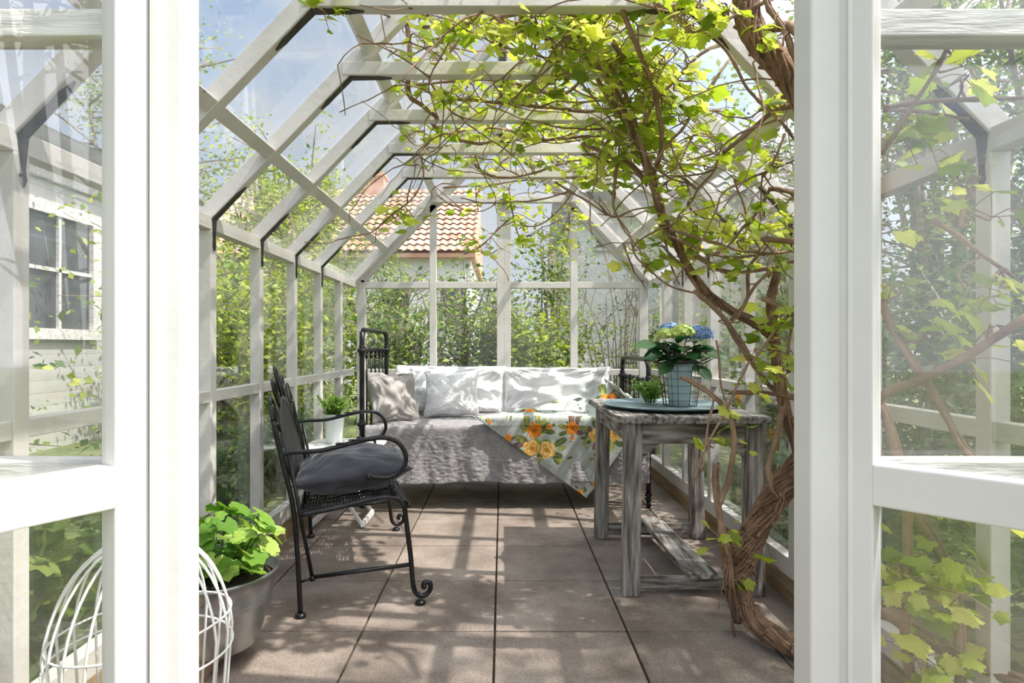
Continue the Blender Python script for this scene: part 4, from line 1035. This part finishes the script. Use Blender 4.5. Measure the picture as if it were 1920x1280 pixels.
# aerial roots and bark fibres hanging off the low trunk
m = strips
for i in range(26):
    b = P(R.uniform(1360, 1500), R.uniform(900, 1200), 2.27); b = Vector(CPa[int(((CPa-np.array(b))**2).sum(1).argmin())]); b += Vector((R.uniform(-.03, .03), -.03, R.uniform(-.02, .02)))
    e_ = b+Vector((R.gauss(0, .05), R.gauss(-.02, .02), R.uniform(-.10, .02))); m.tube(smooth_path([b, (b+e_)/2+Vector((R.gauss(0, .015), 0, .01)), e_], 3), .0012, 4)
m.build('bark_strips', barkstrip, vine, smooth=True)
m = MB(); m.tube([P(1372, 1165, 2.27), P(1378, 1200, 2.27), P(1374, 1240, 2.27), P(1372, 1275, 2.27)], [.006, .005, .004, .001], 6)
m.build('aerial_root', cane, vine)

# ------------------------------------------------------------ garden: shrubs, trees, houses
def shrub(name, cx, cy, rx, ry, z0, z1, nl, ls, mat, label, cat, nst=14, seed=0, group=None, bloom=None, shape=SIMPLE, trunkr=.02, bare=0, droop=0):
    rr = random.Random(seed); rs = np.random.RandomState(seed+1)
    group = {'shrub': 'shrubs in the garden', 'tree': 'trees in the garden', 'lilac': 'lilacs in the garden', 'leafy_border': 'low border plants outside the side walls'}.get(name)
    o = empty(name, (cx, cy, -.06), label, cat, group)
    st = MB(); tips = []
    zlo = -.06 if z0 <= 0 else -.06
    for i in range(nst):
        a = rr.uniform(0, 6.28); k = rr.random()**.5
        b = Vector((cx+math.cos(a)*rx*.18*k, cy+math.sin(a)*ry*.18*k, zlo))
        if abs(cx) < 2.2 and cy < 5.6: k = k*.55 if math.cos(a)*cx < 0 else k
        t = Vector((cx+math.cos(a)*rx*k*.95, cy+math.sin(a)*ry*k*.95, z0+(z1-z0)*(1-.35*k*k)*rr.uniform(.75, 1)))
        mid = b.lerp(t, .55)+Vector((rr.gauss(0, .1)*rx, rr.gauss(0, .1)*ry, .1*(z1-z0)*.5)); mid.x -= (t.x-b.x)*.15
        pth = smooth_path([b, mid, t], 6); n_ = len(pth); st.tube(pth, [trunkr*(1-.75*q/(n_-1)) for q in range(n_)], 5)
        for q in range(4, n_): tips.append(pth[q])
        for j in range(7 if not bare else bare):
            s = pth[rr.randint(3, n_-1)]; sc = .28*(rx+ry+(z1-z0))/3
            e_ = s+Vector((rr.gauss(0, 1)*sc, rr.gauss(0, 1)*sc, abs(rr.gauss(.3, .7))*sc))
            st.tube([s, s.lerp(e_, .5)+Vector((0, 0, .04)), e_], [trunkr*.35, trunkr*.25, trunkr*.12], 4)
            tips += [s.lerp(e_, .5), e_, e_]
    st.build('stem', twigm, o)
    T = np.array([tuple(p) for p in tips]); T = T[T[:, 2] > z0*.9]
    ix = rs.randint(0, len(T), nl); sg = .11*(rx+ry)/2+.05
    pos = T[ix]+rs.normal(0, 1, (nl, 3))*np.array([sg, sg, sg*.9]); pos[:, 2] = np.maximum(pos[:, 2], max(-.03, z0*.8))
    if cx < -1.3: keep = pos[:, 0] < -1.36
    elif cx > 1.3 and cy < 6: keep = pos[:, 0] > 1.36
    elif cy > 5.5: keep = pos[:, 1] > 5.22
    else: keep = pos[:, 0] > -99
    pos = pos[keep]; nl = len(pos)
    nrm = rs.normal(0, .6, (nl, 3))+np.array([.15, -.2, .9]); tip = rs.normal(0, 1, (nl, 3)); tip[:, 2] -= .3
    parts = [leaf_mesh(shape, (0, .5, 0), pos, nrm, tip, ls*rs.uniform(.6, 1.3, nl), len(shape) > 4)]
    leaf_object('foliage', mat, o, parts)
    if bloom:
        nb = bloom; hi = T[T[:, 2] > z0+(z1-z0)*.35]; ps = []
        for i in range(nb):
            p = hi[rs.randint(len(hi))]+rs.normal(0, .08, 3); m_ = 40; h_ = rs.rand(m_); sp = .045*(1-h_)+.008
            ps.append(np.stack([p[0]+rs.normal(0, 1, m_)*sp, p[1]+rs.normal(0, 1, m_)*sp, p[2]+h_*.16], 1))
        ps = np.concatenate(ps); m_ = len(ps)
        leaf_object('blossom', lilac_fl, o, [leaf_mesh(SIMPLE, (0, .5, 0), ps, rs.normal(0, 1, (m_, 3)), rs.normal(0, 1, (m_, 3)), np.full(m_, .03), False)])
    return o
S = shrub
# outside the left wall
S('shrub', -2.0, 4.15, .38, .6, 0, 1.75, 5200, .055, bush_bright, 'bright green shrub close outside the nearest left wall panes', 'shrub', 16, 1)
S('shrub', -2.15, 5.7, .6, .7, 0, 1.95, 5200, .06, bush_bright, 'bright green shrub outside the left wall, beside the iron bench', 'shrub', 16, 2)
S('shrub', -2.7, 7.2, .9, .9, 0, 2.1, 5200, .065, bush_mid, 'mid green shrub outside the far end of the left wall', 'shrub', 16, 3)
S('shrub', -3.6, 7.6, .7, .8, 0, 2.6, 5000, .06, bush_mid, 'taller shrub by the far corner of the board clad house', 'shrub', 16, 4)
S('flowering_shrub', -2.4, 2.4, .35, .5, 0, 1.3, 2000, .045, bush_mid, 'low pink flowering shrub outside the left wall behind the door jamb', 'shrub', 10, 5, bloom=14)
S('geranium_clump', -1.75, 1.7, .38, .8, 0, .42, 2600, .09, bush_mid, 'low leafy clump outside the left wall, seen under the door rail', 'plant', 18, 6, shape=ROUND, trunkr=.006)
S('leafy_border', -1.75, 3.4, .3, .9, 0, .45, 2600, .06, bush_dark, 'dark low border plants outside the left wall behind the zinc tub', 'plant', 18, 7, trunkr=.006)
S('leafy_border', -1.8, 4.9, .3, .7, 0, .5, 2000, .06, bush_dark, 'dark low border plants outside the left wall near the side table', 'plant', 16, 8, trunkr=.006)
S('tree', -7.2, 12.6, 1.2, 1.2, 3.0, 7.9, 5000, .11, tree_leaf, 'tall pale tree behind the house, topmost at the left of the roof', 'tree', 16, 9, trunkr=.08)
S('tree', -4.7, 14.0, 1.6, 1.4, 1.6, 5.6, 9000, .12, bush_bright, 'rounded pale tree left of the red roofed house', 'tree', 16, 10, trunkr=.07)
S('tree', -3.5, 10.2, .9, .9, 1.2, 3.8, 6000, .085, bush_bright, 'bushy young tree outside beyond the left roof panes', 'tree', 16, 11, trunkr=.05)
S('tree', -6.4, 11.0, 1.0, .9, 1.5, 5.2, 6000, .09, tree_leaf, 'loose pale tree at the far corner of the board clad house', 'tree', 16, 12, trunkr=.05)
# behind the back wall
S('shrub', -1.15, 6.5, .6, .45, 0, 1.75, 2300, .078, bush_mid, 'twiggy green shrub outside the leftmost back window', 'shrub', 20, 13, bare=10)
S('shrub', -.35, 7.0, .6, .5, 0, 1.9, 2100, .078, bush_mid, 'twiggy shrub outside the second back window from the left', 'shrub', 24, 14, bare=10)
S('shrub', -1.6, 8.8, .9, .7, 0, 2.6, 3600, .07, bush_mid, 'taller shrub before the red roofed house', 'shrub', 20, 15, bare=10)
S('shrub', -.1, 9.3, .7, .6, 0, 2.1, 3000, .07, bush_bright, 'yellow green shrub further back behind the centre post', 'shrub', 18, 16, bare=9)
S('shrub', .42, 6.9, .55, .45, 0, 1.45, 5200, .07, bush_bright, 'dense lime green shrub outside the window right of the centre post', 'shrub', 18, 17)
S('lilac', .62, 8.4, .42, .5, .5, 2.9, 2200, .065, bush_mid, 'slender lilac with pink buds rising right of the centre post', 'shrub', 9, 18, bloom=12)
S('bare_shrub', 1.25, 6.5, .55, .4, 0, 2.5, 260, .05, bush_mid, 'bare branching shrub before the white house wall', 'shrub', 16, 19, bare=9, trunkr=.011)
S('shrub', 1.55, 6.2, .35, .4, 0, 1.25, 1700, .055, bush_mid, 'small green shrub outside the rightmost back window', 'shrub', 12, 20)
# outside the right wall
S('shrub', 2.3, 5.2, .6, .8, 0, 1.6, 3600, .06, bush_mid, 'green shrub outside the far right wall, behind the hydrangea', 'shrub', 14, 21)
S('shrub', 2.2, 3.4, .55, .8, 0, 1.7, 4600, .055, bush_dark, 'dark shrub outside the right wall behind the wooden table', 'shrub', 16, 22)
S('shrub', 2.3, 1.9, .6, .8, 0, 1.5, 6500, .055, bush_dark, 'dark green hedge like shrub seen through the right door', 'shrub', 18, 23)
S('lilac', 3.6, 7.2, 1.1, 1.0, .8, 4.2, 5000, .07, tree_leaf, 'large pink flowering lilac above the right wall', 'shrub', 16, 24, bloom=90)
S('tree', 4.2, 4.2, 1.2, 1.2, 1.6, 4.6, 6500, .08, bush_mid, 'broad green tree beyond the right roof, seen through the right door', 'tree', 16, 25, trunkr=.06)
S('tree', 4.9, 6.6, 1.2, 1.1, 1.2, 5.8, 7500, .085, bush_mid, 'tall green tree far behind the right door, beyond the hedge', 'tree', 16, 30, trunkr=.05)
S('hedge', 3.3, 3.9, .8, 1.0, 0, 2.0, 8000, .055, bush_dark, 'dark hedge further off, seen through the right door glass', 'hedge', 20, 28)
S('tree', 4.9, .55, 1.15, 1.4, 4.6, 7.6, 5200, .10, tree_leaf, 'tall leafy tree right of the doorway, above the frame', 'tree', 18, 29, trunkr=.06)
S('leafy_border', 1.75, 1.6, .35, .7, 0, .4, 2600, .07, bush_dark, 'low dark leafy plants outside the right wall by the door', 'plant', 16, 26, trunkr=.006)
S('leafy_border', 1.8, 3.2, .3, .9, 0, .4, 2200, .06, bush_dark, 'low dark leafy plants outside the right wall behind the table', 'plant', 16, 27, trunkr=.006)
dl = empty('dandelion', (1.62, 1.95, 0), 'single yellow dandelion low behind the right door glass', 'flower')
q = P(1846, 945, 1.98); MB().tube([(q.x, q.y, -.05), tuple(q)], .003, 5).build('stem', herb_leaf, dl)
pos = []; nr = []; tp = []
for k in range(40):
    a = k*2.4; pos.append(tuple(q)); nr.append((0, -.3, 1)); tp.append((math.cos(a), math.sin(a), .5))
leaf_object('flower_head', yellow, dl, [leaf_mesh(SIMPLE, (0, 0, 0), np.array(pos), np.array(nr), np.array(tp), np.full(40, .022), False)])

# clad house at the left
hs = empty('clad_house', (-5, 5, 0), 'pale house with horizontal boards and one casement window, left of the greenhouse', 'building')
MB().box((-9, -3, -.06), (-5, 9.4, 3.35)).build('wall', cladding, hs)
MB().box((-5.06, -3, 2.9), (-4.94, 9.45, 3.04)).build('frieze_board', whiteold, hs)
MB().hexa([(-9.3, -3.2, 3.3), (-4.6, -3.2, 3.3), (-4.6, 9.7, 3.3), (-9.3, 9.7, 3.3), (-8.2, -3.2, 4.2), (-7.6, -3.2, 4.2), (-7.6, 9.7, 4.2), (-8.2, 9.7, 4.2)]).build('roof', greytile, hs)
wn = MB()
for a, b in (((-5.02, 6.2, 1.15), (-4.93, 7.55, 1.27)), ((-5.02, 6.2, 2.52), (-4.93, 7.55, 2.66)), ((-5.02, 6.2, 1.27), (-4.93, 6.34, 2.52)), ((-5.02, 7.41, 1.27), (-4.93, 7.55, 2.52))): wn.box(a, b)
wno = wn.build('window', whiteold, hs)
m = MB().box((-4.99, 6.86, 1.27), (-4.95, 6.90, 2.52)); m.box((-4.99, 6.34, 1.9), (-4.95, 7.41, 1.94)); m.build('glazing_bar', whiteold, wno)
MB().box((-5.01, 6.34, 1.27), (-4.985, 7.41, 2.52)).build('pane', windowdark, wno)

def tiled_roof(mb, x0, x1, ya, za, yb, zb, pitch=.24, course=.36):
    """pantile roof plane rising from (ya,za) to (yb,zb)"""
    L_ = math.hypot(yb-ya, zb-za); nc = int(L_/course); nxx = int((x1-x0)/pitch*6); d = Vector((0, yb-ya, zb-za)).normalized(); nn = Vector((0, -d.z, d.y))
    for c_ in range(nc):
        b = len(mb.v)
        for e_, lift in ((c_*course, .04), ((c_+1)*course, .0)):
            for i in range(nxx+1):
                x = x0+(x1-x0)*i/nxx; w = .028*math.sin(i/6*2*math.pi); p = Vector((x, ya, za))+d*e_+nn*(w+lift); mb.v.append(tuple(p))
        for i in range(nxx): mb.f.append((b+i, b+i+1, b+nxx+1+i+1, b+nxx+1+i))
rh = empty('red_roof_house', (-4.5, 18, 0), 'white house with red pantile roof and brick chimney beyond the back shrubs', 'building')
MB().box((-9.5, 18.3, -.06), (-.95, 25, 4.1)).build('wall', plaster, rh)
m = MB(); tiled_roof(m, -7.6, -.72, 17.9, 3.85, 21.8, 6.7); m.box((-9.7, 17.95, 3.68), (-.8, 18.3, 3.8)); m.hexa([(-9.7, 18.0, 3.7), (-.8, 18.0, 3.7), (-.8, 25.4, 3.7), (-9.7, 25.4, 3.7), (-9.7, 21.7, 6.55), (-.8, 21.7, 6.55), (-.8, 21.8, 6.55), (-9.7, 21.8, 6.55)])
m.build('roof', redtile, rh, smooth=False)
m = MB().box((-4.75, 21.2, 6.2), (-4.1, 21.9, 7.1)); m.box((-4.8, 21.15, 6.95), (-4.05, 21.95, 7.03)); m.build('chimney', redtile, rh)
for x in (-3.6, -1.9, -5.6, -7.4):
    f_ = MB().box((x, 18.22, 1.6), (x+.9, 18.3, 2.9)).build('window', plaster, rh)
    MB().box((x+.07, 18.2, 1.67), (x+.83, 18.215, 2.83)).build('pane', windowdark, f_)
wh = empty('white_house', (3, 9, 0), 'white rendered house with grey tiled roof behind the right back window', 'building')
MB().box((1.12, 9.2, -.06), (5.1, 14, 3.45)).build('wall', plaster, wh)
MB().box((2.55, 8.9, -.06), (5.1, 9.2, 3.3)).build('wall_panel', concrete, wh)
m = MB(); tiled_roof(m, 1.0, 5.3, 8.75, 3.25, 11.6, 5.1, .22, .33); m.hexa([(1.05, 8.85, 3.15), (5.2, 8.85, 3.15), (5.2, 14.4, 3.15), (1.05, 14.4, 3.15), (1.05, 11.5, 4.95), (5.2, 11.5, 4.95), (5.2, 11.6, 4.95), (1.05, 11.6, 4.95)])
m.build('roof', greytile, wh)
f_ = MB().box((1.35, 9.14, 2.5), (1.75, 9.2, 2.95)).build('window', plaster, wh)
MB().box((1.4, 9.12, 2.55), (1.7, 9.138, 2.9)).build('pane', windowdark, f_)
